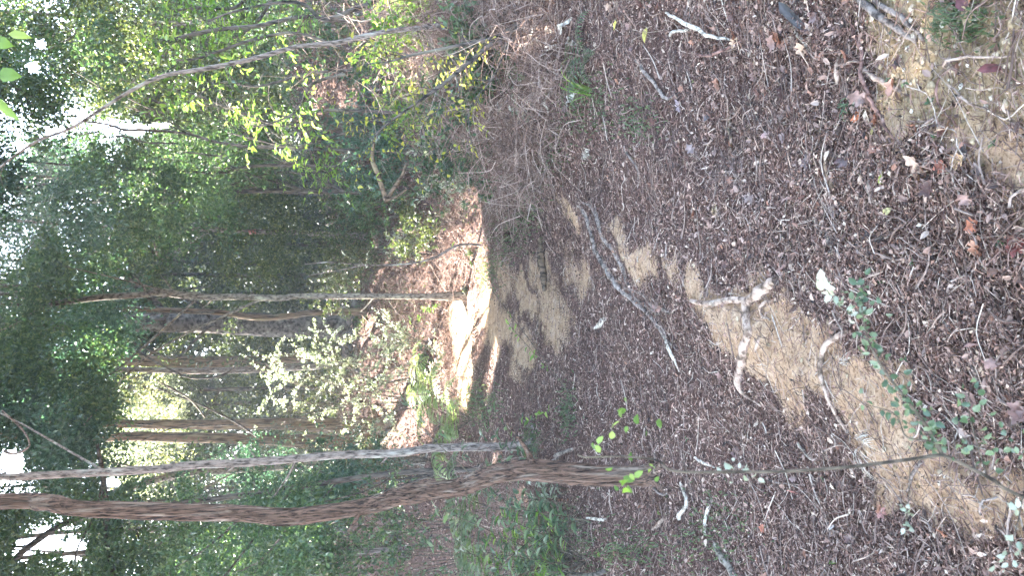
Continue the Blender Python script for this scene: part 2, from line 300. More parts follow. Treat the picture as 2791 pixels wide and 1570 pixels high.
fr = ramp(t, fac.outputs[0], [(.35, (0, 0, 0)), (.55, (1, 1, 1))])
mxx = nd(t, 'ShaderNodeMix', data_type='RGBA'); t.links.new(fr.outputs[0], mxx.inputs[0]); t.links.new(lit.outputs[0], mxx.inputs[6]); t.links.new(g2.outputs[2], mxx.inputs[7])
t.links.new(mxx.outputs[2], p.inputs['Base Color']); p.inputs['Roughness'].default_value = .9; p.inputs['Specular IOR Level'].default_value = .2
bp = nd(t, 'ShaderNodeBump', Strength=.8, Distance=.012); t.links.new(nf, bp.inputs['Height']); bp2 = nd(t, 'ShaderNodeBump', Strength=.6, Distance=.03); t.links.new(nm, bp2.inputs['Height']); t.links.new(bp2.outputs[0], bp.inputs['Normal']); t.links.new(bp.outputs[0], p.inputs['Normal'])
ground = mb.build('ground', m); tag(ground, None, None, None, 'structure')
ca = ground.data.color_attributes.new('soil', 'FLOAT_COLOR', 'POINT')
bb = bare(X, Yg).ravel(); gg = gold(X, Yg).ravel(); ca.data.foreach_set('color', np.stack([bb, gg, 0*bb, 0*bb+1], 1).astype(np.float32).ravel())

def scatter(n, y0, y1, wid=.47, mg=.5, pw=1.):
    u = R.random(n); y = y0*(y1/y0)**(u**pw); x = (R.random(n)*2-1)*(wid*y+mg); return x, y
def lay(n, y0, y1, thin=.85, lift=.012, tilt=.45, **k):
    x, y = scatter(n, y0, y1, **k); q = R.random(n) > thin*sm(bare(x, y), .08, .85); x = x[q]; y = y[q]
    N = nrm(gnormal(x, y)+R.normal(size=(len(x), 3))*tilt); D = nrm(np.cross(N, rv(len(x))))
    return np.stack([x, y, H(x, y)+R.random(len(x))**2*lift+.002], 1), D, N, y
mb = MB()
P_, D, N, y = lay(560000, 1.05, 16, .93, .02, .65); _q = R.random(len(P_)) > .55*sm(vn(P_[:, 0], P_[:, 1], 3.1, 2)+.5*vn(P_[:, 0], P_[:, 1], 9, 6), .05, .3); P_ = P_[_q]; D = D[_q]; N = N[_q]; y = y[_q]
sz = (.0035+.0125*R.random(len(P_))**2.4)*(1+.07*y)
leaves(mb, P_, D, N, sz, sz*(.25+.5*R.random(len(sz))), T_RH)
P_, D, N, y = lay(15000, 1.05, 11, .9, .02, .5); sz = .015+.022*R.random(len(P_)); leaves(mb, P_, D, N, sz, sz*(.35+.3*R.random(len(sz))), T_L8)
tag(mb.build('leaf_litter', LIT, smooth=False), 'brown carpet of small dry leaf fragments covering the forest floor', 'leaf litter', None, 'stuff')
mb = MB()
P_, D, N, y = lay(110000, 1.05, 13, .8, .016, .25); ln = (.015+.05*R.random(len(P_))**2)*(1+.05*y)
leaves(mb, P_, D, N, ln, (.0011+.0012*R.random(len(P_)))*(1+.16*y), T_ND, zs=.0015*(1+.16*y))
tag(mb.build('needle_litter', NEED), 'fine dry needles and straws strewn through the leaf litter', 'needle litter', None, 'stuff')
mb = MB()
x, y = scatter(2600, 1.05, 11)
for a, b in zip(x, y):
    if R.random() < .75*float(bare(a, b)): continue
    L = .04+.16*R.random()**2; th = R.random()*6.28; c = np.array([a, b]); d = np.array([math.cos(th), math.sin(th)]); n_ = np.array([-d[1], d[0]]); bend = R.normal()*.12*L
    pts = [c-d*L/2, c+n_*bend, c+d*L/2]; z = .004+.014*R.random(); rr = .0014+.003*R.random()**2
    tube(mb, spline([onG(q, z+R.random()*.012) for q in pts], 3), [rr, rr*.6], 4)
x, y = scatter(3600, 1.05, 9)
for a, b in zip(x, y):
    L = .08+.28*R.random()**1.5; th = R.random()*6.28; p_ = [np.array([a, b])]
    for _ in range(4): th += R.normal()*.45; p_.append(p_[-1]+L/4*np.array([math.cos(th), math.sin(th)]))
    rr = (.0007+.0012*R.random())*(1+.05*b); tube(mb, spline([onG(q, .006+R.random()*.014) for q in p_], 2), [rr, rr*.5], 3)
tag(mb.build('twig_litter', TWG), 'thin grey and brown twigs scattered over the leaf litter', 'twig litter', None, 'stuff')
mb = MB()
x, y = scatter(1500, 1.05, 6.5); k = (R.random(1500) < .12+.88*sm(x-(.05+.28*(y-1.2)), -.25, .5)) & (R.random(1500) > .8*bare(x, y)); x = x[k]; y = y[k]
Nn = nrm(gnormal(x, y)+R.normal(size=(len(x), 3))*.45); D = nrm(np.cross(Nn, rv(len(x)))); sz = .03+.035*R.random(len(x))
leaves(mb, np.stack([x, y, H(x, y)+.008+.015*R.random(len(x))], 1), D, Nn, sz, sz*1.0, T_OAK, zs=sz*1.3)
tag(mb.build('lobed_leaf_litter', OAKM), 'curled brown lobed leaves lying among the litter on the right bank', 'dead leaves', None, 'stuff')
# gravel
mb = MB(); ico = []
ph = (1+5**.5)/2
iv = nrm(np.array([[-1, ph, 0], [1, ph, 0], [-1, -ph, 0], [1, -ph, 0], [0, -1, ph], [0, 1, ph], [0, -1, -ph], [0, 1, -ph], [ph, 0, -1], [ph, 0, 1], [-ph, 0, -1], [-ph, 0, 1]], float))
if_ = np.array([[0, 11, 5], [0, 5, 1], [0, 1, 7], [0, 7, 10], [0, 10, 11], [1, 5, 9], [5, 11, 4], [11, 10, 2], [10, 7, 6], [7, 1, 8], [3, 9, 4], [3, 4, 2], [3, 2, 6], [3, 6, 8], [3, 8, 9], [4, 9, 5], [2, 4, 11], [6, 2, 10], [8, 6, 7], [9, 8, 1]])
x, y = scatter(26000, 1.05, 5.5); b_ = bare(x, y); k = (R.random(len(x)) < b_*(.16+.9*gold(x, y))); x = x[k]; y = y[k]
for a, b in zip(x, y):
    s = .0025+.009*R.random()**3; mb.add(iv*(1+.25*R.normal(size=(12, 3)))*[s, s*.8, s*.6]+[a, b, float(H(a, b))+s*.25], if_)
tag(mb.build('gravel', GRAV, smooth=False), 'pale gold and cream stones in the bare soil at the right edge of the path', 'gravel', None, 'stuff')

# ------------------------------------------------------------------ roots and sticks lying on the ground
def gpath(pts, lift=.004, sub=4, wob=.0):
    P = at([q[0] for q in pts], [q[1] for q in pts]); Q = spline(P, sub)
    if wob: Q[:, 0] += R.normal(size=len(Q))*wob; Q[:, 1] += R.normal(size=len(Q))*wob
    Q[:, 2] = H(Q[:, 0], Q[:, 1])+lift; return Q
def wpx(P, wd): return np.array(wd)/2/F*np.linalg.norm(P-CAM)
def stick(name, label, cat, pts, wd, mat, lift=None, n=7, lump=.10, group=None, branches=(), flat=1., arch=0.):
    P = gpath(pts, 0, 5, .0015); r0 = wpx(P[len(P)//2], wd); lf = float(np.mean(np.atleast_1d(r0)))*.45 if lift is None else lift
    P[:, 2] += lf+arch*np.sin(np.linspace(0, math.pi, len(P))); mb = MB(); tube(mb, P, r0, n, lump, flat=flat)
    for bp_, bw in branches:
        Q = gpath(bp_, 0, 5, .0015); r1 = wpx(Q[len(Q)//2], bw); Q[:, 2] += lf*.8; tube(mb, Q, r1, n, lump)
    o = mb.build(name, mat, None, True, P[0]); return tag(o, label, cat, group)
rt = thing('forked_root', 'grey forked surface root running diagonally down beside the bare clay', 'root', gpath([(1590, 574)])[0] if False else at1(1590, 574))
for pts, wd in [([(1575, 560), (1590, 574), (1606, 612), (1617, 656), (1638, 710), (1665, 753), (1687, 785), (1720, 812), (1757, 845), (1790, 883), (1812, 920), (1850, 955)], [5, 13, 15, 14, 16, 14, 12, 10, 7, 4]),
                ([(1590, 552), (1611, 563), (1633, 607), (1655, 661), (1682, 699), (1703, 742), (1712, 775), (1736, 818), (1779, 845)], [4, 10, 14, 13, 14, 12, 10, 8, 5]),
                ([(1700, 780), (1745, 800), (1780, 835), (1830, 850), (1850, 838)], [8, 8, 7, 6, 3])]:
    P = gpath(pts, 0, 6, .002); r0 = wpx(P[len(P)//2], wd); P[:, 2] += r0.mean()*.55; q = MB(); tube(q, P, r0, 9, .12); q.build('root_strand', B['root'], rt)
stick('branching_root', 'thick pale tan Y-shaped root crossing the bare clay, broken end upwards', 'root', [(2120, 768), (2100, 778), (2066, 801), (2037, 826), (2037, 872), (2042, 904), (2031, 937), (2028, 969), (2018, 1018), (2015, 1050), (2034, 1078), (2077, 1105)], [26, 32, 30, 25, 23, 22, 24, 27, 24, 19, 11, 5], B['tanroot'], branches=[([(2037, 826), (2026, 818), (1990, 818), (1953, 826), (1920, 826), (1885, 820)], [20, 19, 18, 16, 14]), ([(1890, 820), (1892, 845), (1888, 870)], [8, 5])])
stick('curved_root', 'brown curved root arching out of the clay below the Y-shaped root', 'root', [(2310, 900), (2297, 912), (2259, 937), (2248, 969), (2245, 1007), (2254, 1050), (2267, 1088), (2281, 1126), (2297, 1153), (2310, 1180)], [10, 15, 15, 14, 13, 12, 10, 9, 7], B['tanroot'], arch=.012)
stick('root_loop', 'short looped root right beside the fork of the Y-shaped root', 'root', [(2105, 815), (2082, 830), (2080, 855), (2098, 872)], [9, 9, 8, 6], B['tanroot'], arch=.01)
stick('root_loop', 'short straight root stub in the clay between the Y-shaped and curved roots', 'root', [(2070, 918), (2062, 940), (2057, 960)], [9, 10, 6], B['tanroot'])
stick('fallen_stick', 'straight dark stick lying alone across the upper path', 'stick', [(1479, 652), (1484, 704), (1490, 748), (1493, 792)], [12, 20, 19, 12], B['brown'], lift=.03)
stick('bark_strip', 'curved cream bark strip standing out on the dark litter in the middle of the path', 'bark strip', [(1806, 912), (1828, 942), (1844, 975), (1852, 1015)], [6, 20, 14, 4], B['pale'], flat=.35, arch=.02)
stick('bark_chip', 'pale flat bark chip lying alone on the litter above the path centre', 'bark chip', [(1620, 895), (1638, 880), (1654, 868)], [6, 24, 6], B['pale'], flat=.3)
sticks = [
 ('brown stick with a pale hooked tip lying on the right bank', [(1733, 163), (1768, 206), (1801, 244), (1823, 268), (1852, 252)], [10, 10, 9, 7], 'root', .01),
 ('long pale bare branch at the far right edge above the arched twig', [(1814, 33), (1866, 54), (1909, 76), (1947, 98), (2004, 108)], [6, 10, 12, 9, 6], 'pale', .03),
 ('short pale curved twig under the long pale bare branch', [(1825, 95), (1860, 84), (1893, 81)], [8, 8, 6], 'pale', .01),
 ('reddish arched twig beside the long pale branch on the bank', [(1898, 149), (1953, 152), (1996, 135), (2023, 108)], [6, 8, 7, 4], 'red', .03),
 ('dark thin stick with a small hollow beneath on the right bank', [(1988, 303), (1993, 347), (1998, 379), (1988, 422)], [8, 8, 8, 5], 'brown', .012),
 ('thick weathered branch entering from the right edge above the gravel', [(2330, -25), (2351, 0), (2394, 32), (2443, 70), (2497, 114)], [22, 21, 20, 20, 10], 'root', .01),
 ('second weathered branch, close beside the thick one above the gravel', [(2380, -20), (2400, 8), (2446, 34), (2489, 72), (2522, 108)], [12, 14, 12, 9], 'root', .01),
 ('long reddish brown twig crossing above the sunlit gravel', [(2308, 32), (2346, 108), (2362, 190), (2384, 265), (2416, 330), (2449, 400)], [6, 9, 10, 9, 8, 4], 'red', .02),
 ('arching pale grass stem at the bottom right over the gravel', [(2579, 190), (2600, 175), (2633, 162), (2687, 157), (2779, 152)], [4, 6, 6, 3], 'tanroot', .04),
 ('thin brown stalk curving down from the pale grass stem', [(2575, 190), (2562, 244), (2584, 303), (2611, 347)], [5, 6, 5, 4], 'red', .015),
 ('pale stick leaning beside the grey strap leaf at the right edge', [(2156, 60), (2185, 100), (2210, 141)], [7, 9, 6], 'pale', .01),
 ('dark bark stick lying in the lower right litter', [(2237, 357), (2254, 422), (2270, 498), (2275, 525)], [9, 11, 10, 6], 'brown', .01),
 ('short stout grey stick with a broken tip in the lower litter', [(2384, 471), (2380, 510), (2373, 542)], [14, 16, 8], 'root', .01),
 ('short grey chip of wood lying between litter and seedlings', [(2256, 628), (2266, 660), (2278, 688)], [9, 16, 10], 'root', .004),
 ('sunlit bleached root lying in the bright gravel patch', [(2350, 180), (2367, 195), (2416, 227), (2481, 262)], [7, 14, 13, 5], 'tanroot', .008),
 ('long pale stick running from the gravel to the bottom edge', [(2579, 227), (2620, 262), (2665, 287), (2791, 352)], [5, 6, 6, 5], 'tanroot', .01),
 ('thin brown stick low in the litter right of the leafy twig', [(2551, 845), (2580, 880), (2600, 915)], [6, 7, 5], 'root', .008),
 ('crooked grey stick near the bottom edge right of the leafy twig', [(2633, 958), (2665, 1012), (2680, 1045), (2698, 1078)], [7, 9, 9, 5], 'root', .012),
 ('straight pale straw lying left of the lower clay', [(2172, 1207), (2200, 1238), (2226, 1267)], [6, 7, 5], 'pale', .006),
 ('grey root emerging from the clay left of the leafy twig', [(2513, 1256), (2498, 1285), (2486, 1305), (2470, 1343)], [9, 10, 9, 5], 'root', .006),
 ('pale knotty stick on the left floor below the brown trunk', [(1942, 1365), (1930, 1400), (1920, 1457)], [9, 10, 8], 'pale', .01),
 ('pale bent stick just below the foot of the brown trunk', [(1855, 1316), (1872, 1345), (1877, 1375), (1855, 1402)], [7, 9, 11, 12], 'pale', .012),
 ('short split stick left of the pale bent stick', [(1817, 1408), (1800, 1428), (1780, 1446)], [8, 11, 8], 'tanroot', .008),
 ('short pale stick left of the stringy brown trunk', [(1600, 1413), (1630, 1416), (1655, 1417)], [7, 9, 6], 'pale', .01),
 ('thin white stick close to the dark stem below the trunk', [(1893, 1248), (1920, 1262), (1947, 1275)], [6, 7, 5], 'pale', .01),
 ('mossy pale log at the left edge of the floor', [(1950, 1482), (1975, 1525), (2000, 1560), (2015, 1590)], [12, 18, 20, 18], 'lichen', .005),
 ('dark fallen branch at the far left edge beside the lance-leaved plant', [(1480, 1575), (1508, 1565), (1617, 1568), (1655, 1554)], [12, 14, 14, 10], 'dark', .05),
 ('curved dead branch arching in the litter between the trunk and log', [(1762, 1300), (1790, 1330), (1815, 1350), (1830, 1340)], [6, 7, 6, 4], 'root', .02),
 ('short grey stick beside the base of the grey slender tree', [(1500, 1262), (1530, 1240), (1563, 1224)], [8, 11, 8], 'root', .03),
 ('short twig standing out on the litter left of the clay', [(2085, 1290), (2110, 1312), (2150, 1320)], [5, 6, 4], 'root', .01),
 ('long thin root line running along the bank litter', [(1990, 520), (2005, 600), (2020, 690), (2030, 780)], [5, 6, 6, 4], 'red', .004),
 ('thin pale twig on the bank above the tan stone', [(1700, 400), (1730, 440), (1745, 500)], [5, 6, 4], 'root', .01),
 ('pale twig lying near the lower clay right of the curved root', [(2240, 715), (2262, 760), (2300, 790)], [4, 5, 4], 'root', .01),
 ('grey curved twig at the bottom left corner', [(2670, 1405), (2685, 1370), (2715, 1355)], [5, 6, 5], 'root', .01)]
for lb, pts, wd, mt, ar in sticks: stick('fallen_stick', lb, 'stick', pts, wd, B[mt], arch=ar, group='sticks fallen on the forest floor', n=7)
# stone, pod, grey strap leaf, bright fallen leaves
def blob(name, label, cat, px, py, wpx_, mat, sc3=(1, .8, .55), n=10):
    c = at1(px, py); s = wpx_/2/F*np.linalg.norm(c-CAM); mb = MB()
    u = np.linspace(0, math.pi, n); v = np.arange(14)/14*2*math.pi; V = np.array([[math.sin(a)*math.cos(b), math.sin(a)*math.sin(b), math.cos(a)] for a in u for b in v])
    V *= (1+.16*R.normal(size=(len(V), 1))*.5); V = V*np.array(sc3)*s+c+[0, 0, s*sc3[2]*.3]
    i = np.arange(n-1)[:, None]*14; j = np.arange(14)[None]; j2 = (j+1) % 14; mb.add(V, np.stack([i+j, i+14+j, i+14+j2, i+j2], -1).reshape(-1, 4))
    return tag(mb.build(name, mat, None, True, c), label, cat)
blob('stone', 'tan angular stone half buried in the bank litter', 'stone', 1952, 573, 32, B['gold'])
blob('pebble', 'small white pebble beside a stick in the lower right litter', 'pebble', 2280, 342, 18, B['pale'])
blob('pebble', 'white pebble in the grass at the top of the gravel', 'pebble', 2492, 98, 22, B['pale'])
blob('pebble', 'pale flat pebble on the left floor below the bent stick', 'pebble', 1852, 1408, 22, B['pale'])
blob('stone', 'yellowish rock at the right edge of the gravel', 'stone', 2770, 65, 42, B['gold'])
blob('stone', 'gold crumbly clod in the middle of the gravel', 'stone', 2540, 240, 34, B['gold'])
def fallen_leaf(label, px, py, L, ang, col, T=T_OAK, wr=1., name='fallen_leaf', tilt=.3):
    c = at1(px, py)+[0, 0, .012]; s = L/F*np.linalg.norm(c-CAM); mb = MB(); n = nrm(gnormal(np.array([c[0]]), np.array([c[1]]))+R.normal(size=(1, 3))*tilt)
    # angle given in the picture: 0 = towards image right (world down the slope, nearer), 90 = image up (world right)
    d = np.array([[math.sin(rad(ang)), -math.cos(rad(ang)), .12]]); d = nrm(d-(d*n).sum(1, keepdims=True)*n)
    leaves(mb, c[None]-d*s/2, d, n, s, s*wr, T, zs=s); k = tuple(col); mt = isl_mat('fallen_leaf_'+name, [(0, k), (1, k)], .5, .25, (1.4, 1.1, .8), .4, 80)
    tag(mb.build(name, mt, None, True, c), label, 'leaf', 'single leaves standing out on the litter')
for a in [('bright yellow oval leaf on the bank near the right edge', 1687, 60, 42, 250, (.75, .68, .12), T_L8, .6), ('dull yellow leaf just below the bright yellow one', 1765, 95, 40, 250, (.48, .42, .12), T_L8, .5),
          ('orange lobed leaf tucked under a grey stick near the gravel', 2345, 318, 40, 330, (.62, .2, .08)), ('round pale leaf beside the orange lobed leaf', 2372, 318, 32, 80, (.55, .48, .4), T_L8, .9), ('yellow curled leaf below the round pale leaf', 2390, 355, 26, 60, (.55, .48, .18), T_L8, .7),
          ('pale orange three-pointed leaf in the lower right litter', 2620, 438, 50, 20, (.66, .45, .26)), ('dark blue-grey lobed leaf beside the pale orange leaf', 2642, 415, 56, 290, (.13, .115, .12)), ('dark red oval leaf under the pale grass stem', 2715, 188, 62, 5, (.16, .05, .05), T_L8, .45),
          ('rusty orange lobed leaf at the bottom of the litter', 2660, 615, 50, 200, (.5, .2, .12)), ('dark red lobed leaf at the bottom edge', 2782, 670, 62, 20, (.22, .06, .05)), ('green-yellow oval leaf in the lower right litter', 2412, 488, 36, 80, (.35, .42, .08), T_L8, .5), ('mustard leaf in the lower middle litter', 2428, 575, 26, 20, (.48, .42, .2), T_L8, .8),
          ('brown upturned oval leaf near small seedlings', 2578, 360, 34, 40, (.17, .08, .07), T_L8, .6), ('mauve grey lobed leaf on the bank', 1855, 288, 36, 100, (.36, .29, .31)), ('dark grey leaf on the bank near the dark thin stick', 1935, 320, 30, 30, (.13, .115, .12), T_L8, .7),
          ('grey-brown lobed leaf near the bottom right', 2675, 465, 52, 60, (.24, .2, .2)), ('pinkish lobed leaf near the middle of the bank', 2095, 368, 34, 20, (.6, .42, .38)), ('reddish leaf at the left floor beside the straw', 2166, 1340, 30, 140, (.38, .18, .16)), ('pink lobed leaf at the bottom left', 2412, 1398, 34, 60, (.5, .28, .25)), ('white papery leaf on the lower left litter', 2275, 1438, 28, 50, (.78, .76, .72), T_L8, .6),
          ('grey oval leaf lying in the middle litter', 2347, 678, 42, 320, (.3, .28, .27), T_L8, .5), ('orange-brown leaf in the left litter beside the log', 2085, 1440, 26, 60, (.42, .16, .1)), ('russet lobed leaf low in the litter beside the seedlings', 2575, 455, 44, 300, (.34, .13, .09)), ('black curled leaf at the right edge near the strap leaf', 2640, 15, 50, 300, (.12, .05, .06), T_L8, .6), ('tan three-pointed leaf at the right edge above the gravel stones', 2650, 40, 52, 350, (.5, .38, .22))]: fallen_leaf(*a)
c = at1(2145, 5)+[0, 0, .03]; e = at1(2222, 100)+[0, 0, .012]; mb = MB(); leaves(mb, c[None], (e-c)[None], np.array([[.1, -.5, .9]]), np.linalg.norm(e-c), .035, T_L8); tag(mb.build('strap_leaf', isl_mat('grey_strap', [(0, (.075, .065, .06)), (1, (.075, .065, .06))], .6, 0, None, .3), None, True, c), 'dark shiny grey strap leaf drooping onto the litter at the right edge', 'leaf')
c = at1(2298, 143); e = at1(2290, 230); mb = MB(); Q = spline([c+[0, 0, .01], (c+e)/2+[0, 0, .014], e+[0, 0, .01]], 5); tube(mb, Q, [.001, .008, .010, .004], 8, .04); tag(mb.build('seed_pod', B['tanroot'], None, True, c), 'tan horn-shaped dry pod lying in the right litter', 'seed pod')

for _ in range(16):
    a, b = 1380+R.random()*230, 40+R.random()*230; p0 = at1(a, b); d = nrm(np.array([R.normal(), R.normal(), .15])); l = .10+.14*R.random(); w_ = .012+.014*R.random()
    Q = np.array([p0+d*l*u+[0, 0, .03+.05*math.sin(u*3)*R.random()] for u in np.linspace(0, 1, 7)]); s_ = nrm(np.cross(d, [0, 0, 1])+R.normal(size=3)*.3); ww = w_*np.sin(np.linspace(.35, 2.9, 7)); q = MB()
    V = np.concatenate([np.stack([p_+s_*x, p_+[0, 0, -.5*x], p_-s_*x]) for p_, x in zip(Q, ww)]); i = np.arange(6)[:, None]*3; j = np.arange(2)[None]; q.add(V, np.stack([i+j, i+j+1, i+j+4, i+j+3], -1).reshape(-1, 4))
    tag(q.build('bark_shard', B['pale'], None, True, p0), 'pale dry curled shard heaped at the bank foot near the grass tuft', 'bark shard', 'pale dry shards at the bank foot')
# roots flaring from the foot of the nearest tree are built with it
# ------------------------------------------------------------------ foliage machinery
GAPS = [(210, 330, 26, 14, 7), (290, 345, 44, 20, 7), (360, 350, 50, 22, 7), (440, 340, 40, 12, 8), (120, 1475, 50, 40, 7), (200, 1500, 40, 36, 7), (30, 1260, 40, 40, 7), (110, 120, 20, 20, 7), (60, 400, 22, 14, 7), (300, 1320, 35, 22, 7), (150, 360, 34, 18, 7), (90, 185, 20, 20, 7), (60, 1500, 30, 40, 7)]
def gapok(P, f=1.):
    px, py, z = proj(P); k = np.ones(len(P), bool)
    for gx, gy, a, b, Yn in GAPS: k &= ~((((px-gx)/a)**2+((py-gy)/b)**2 < f) & (P[:, 1] > Yn))
    return k
def clumpleaves(mb, C, r, n, size, T=T_RH, wr=.55, droop=.25, wood=None, fl=.6, gap=True, ntw=9):
    C = np.asarray(C, float); m = len(C); r = np.broadcast_to(r, m)
    tw = nrm(R.normal(size=(m, ntw, 3)))*np.array([1, 1, fl])*r[:, None, None]*(.6+.6*R.random((m, ntw, 1)))
    ci = np.repeat(np.arange(m), n); ti = R.integers(0, ntw, len(ci)); u = R.random(len(ci))**.6
    tv = tw[ci, ti]; P = C[ci]+tv*u[:, None]+R.normal(size=(len(ci), 3))*(.05+.10*r[ci])[:, None]*.8
    D = nrm(nrm(tv)*.7+R.normal(size=P.shape)*.7+[0, 0, -droop]); N = nrm(R.normal(size=P.shape)*.6+[0, 0, .8])
    k = keep(P)
    if gap: k &= gapok(P, .9)
    sz = size*(.6+.7*R.random(len(P))); leaves(mb, P[k], D[k], N[k], sz[k], sz[k]*wr, T)
    if wood is not None:
        for i in range(m):
            for j in range(0, ntw, 2):
                a = C[i]; b = C[i]+tw[i, j]; tube(wood, np.array([a, (a+b)/2+R.normal(size=3)*.04*r[i], b]), [.006*r[i]+.003, .0015], 3)
TREES = []   # dict of trunk info so that clumps can be given to the tree that carries them
def trunk(mb, pts, Y, wd, n=10, lump=.05, ridge=0., sub=5, flare=1.25, Ys=None, ext=None, root=True):
    """picture polyline (base first) on the plane y = Y; continues above the frame to height ext"""
    Ys = Ys or [Y]*len(pts); P = [P3(a, b, y) for (a, b), y in zip(pts, Ys)]
    r = list(np.array([w_/2/F*((p_-CAM)@FW) for w_, p_ in zip(np.interp(np.linspace(0, 1, len(pts)), np.linspace(0, 1, len(wd)), wd), P)]))
    if root:
        b = P[0].copy(); g = float(H(b[0], b[1]))
        if b[2]-g > .03: P.insert(0, np.array([b[0], b[1], g])); r.insert(0, r[0])
        P[0] = P[0]-[0, 0, .06]; h_ = min(.30, r[0]*4); up_ = nrm(P[1]-P[0]); r0_ = r[0]
        while len(P) > 2 and (P[1]-P[0])@up_ < h_*1.15: P.pop(1); r.pop(1)
        up_ = nrm(P[1]-P[0]); P[1:1] = [P[0]+up_*h_*.45, P[0]+up_*h_]; r[1:1] = [r0_*1.12, r0_*1.0]; r[0] = r0_*flare*1.35
        for q_ in range(4):
            th = q_*1.6+R.random(); l_ = r0_*(4+3*R.random()); b_ = P[0]; tube(mb, spline([b_+[0, 0, h_*.55]]+[onG(b_+np.array([math.cos(th+.2*k_), math.sin(th+.2*k_), 0])*l_*k_/3, r0_*(.25-.13*k_)) for k_ in (1, 2, 3)], 4), [r0_*.5, r0_*.45, r0_*.3, r0_*.1], 7, .08)
    if ext:
        d = nrm(P[-1]-P[-3]); k = 0
        while P[-1][2] < ext and k < 12:
            k += 1; d = nrm(d+[0, 0, .25]+R.normal(size=3)*.08); P.append(P[-1]+d*1.1); r.append(r[-1]*.88)
    P = np.array(P); Q = spline(P, sub); rr = np.interp(np.linspace(0, len(P)-1, len(Q)), np.arange(len(P)), r)
    tube(mb, Q, rr, n, lump, ridge); return Q, rr
def limb(mb, Q, rr, tgt, w0=None, n=5):
    """curved limb from the nearest sensible point of the trunk to a target"""
    d = np.linalg.norm((Q-tgt)*[1, 1, .6]+[0, 0, .9], axis=1); i = int(np.argmin(d)); a = Q[i]; L = np.linalg.norm(tgt-a)
    mid = (a+tgt)/2+[0, 0, .05*L]+R.normal(size=3)*.10*L; w0 = min(rr[i]*.45, .006+.005*L) if w0 is None else w0
    tube(mb, spline([a, mid, tgt], 3), [w0, w0*.65, .006], n)
def new_tree(name, label, pts, Y, wd, bk, group=None, ext=9, **k):
    b = P3(pts[0][0], pts[0][1], (k.get('Ys') or [Y])[0]); b = onG(b); e = thing(name, label, 'tree', b, group); mb = MB(); Q, rr = trunk(mb, pts, Y, wd, ext=ext, **k)
    T = dict(e=e, mb=mb, Q=Q, rr=rr, bk=bk, cl=[], top=Q[-1], lm=MB()); TREES.append(T); return T
def sc_(pts): return [(a*1.0835, b*1.0835) for a, b in pts]
t1 = new_tree('stringy_bark_tree', 'brown crooked trunk with stringy peeling bark, nearest tree on the left', sc_([(1650, 1195), (1500, 1197), (1420, 1190), (1340, 1183), (1260, 1190), (1200, 1210), (1150, 1228), (1090, 1234), (1040, 1240), (970, 1262), (900, 1278), (780, 1297), (700, 1302), (600, 1292), (500, 1290), (350, 1285), (200, 1280), (150, 1270), (100, 1264), (0, 1264)]), 3.95, [52, 50, 52, 52, 47, 46, 43, 45, 52, 43, 40, 43, 47, 41, 40, 42, 39, 40, 39, 38], 'string', n=28, lump=.03, ridge=.12, sub=8, flare=.9, Ys=list(np.linspace(float(at1(1788, 1295)[1]), float(at1(1788, 1295)[1])+.5, 20)))
t2 = new_tree('slender_tree', 'smooth grey slender trunk leaning beside the stringy brown tree', sc_([(1345, 1122), (1230, 1125), (1090, 1128), (1000, 1140), (850, 1145), (700, 1158), (600, 1165), (500, 1170), (400, 1180), (300, 1187), (200, 1192), (100, 1197), (0, 1200)]), 6.7, [27, 23, 22, 22, 22, 22, 23, 22, 22, 22, 21, 21, 20], 'grey', n=14, lump=.09, sub=6)
t3 = new_tree('slender_tree', 'thin lichen-spotted trunk with a forked top, right of the big banded trunk', sc_([(1165, 745), (1080, 746), (1000, 745), (850, 745), (750, 745), (700, 750), (600, 747), (500, 747), (400, 735), (350, 742), (250, 748), (150, 762), (110, 766), (60, 748), (0, 738)]), 10.6, [26, 17, 15, 16, 16, 17, 17, 18, 22, 18, 17, 15, 14, 12, 11], 'lichen', n=12, lump=.06, sub=5, ext=8)
t4 = new_tree('big_tree', 'thick grey banded trunk, the widest one standing in the middle distance', [(945, 896), (880, 893), (780, 890), (700, 885), (600, 880), (500, 878), (400, 878), (330, 880), (200, 880)], 16.5, [72, 62, 60, 64, 62, 58, 52, 48, 44], 'big', n=16, lump=.04, sub=5, ext=11)
t5 = new_tree('middle_tree', 'olive brown trunk standing left of the big banded trunk', [(925, 968), (880, 968), (800, 975), (700, 985), (600, 988), (500, 986), (380, 984), (250, 984)], 17.5, [42, 34, 32, 34, 34, 33, 30, 26], 'brown', n=12, lump=.06, ext=10)
t6 = new_tree('middle_tree', 'thin trunk with a sunlit edge just left of the olive brown one', [(960, 992), (800, 1002), (700, 1008), (600, 1011), (500, 1012), (380, 1008), (200, 1010)], 16, [20, 18, 18, 18, 16, 14, 12], 'grey', n=9, ext=9)
t7 = new_tree('middle_tree', 'slim trunk touching the right side of the big banded trunk', [(935, 850), (850, 852), (780, 862), (700, 866), (600, 852), (480, 846), (300, 840)], 15.5, [20, 17, 17, 18, 16, 14, 12], 'brown', n=9, ext=9)
t8 = new_tree('brown_tree', 'reddish brown trunk behind the bright shrub, right one of a close pair', [(1010, 1162), (900, 1160), (750, 1156), (600, 1158), (450, 1157), (370, 1156), (200, 1150)], 14.5, [46, 40, 32, 28, 26, 24, 20], 'brown', n=12, ext=9)
t9 = new_tree('brown_tree', 'reddish brown trunk behind the bright shrub, left one of a close pair', [(1010, 1210), (900, 1208), (750, 1200), (600, 1195), (450, 1192), (370, 1190), (200, 1195)], 14.8, [50, 44, 34, 30, 28, 26, 20], 'brown', n=12, ext=9)
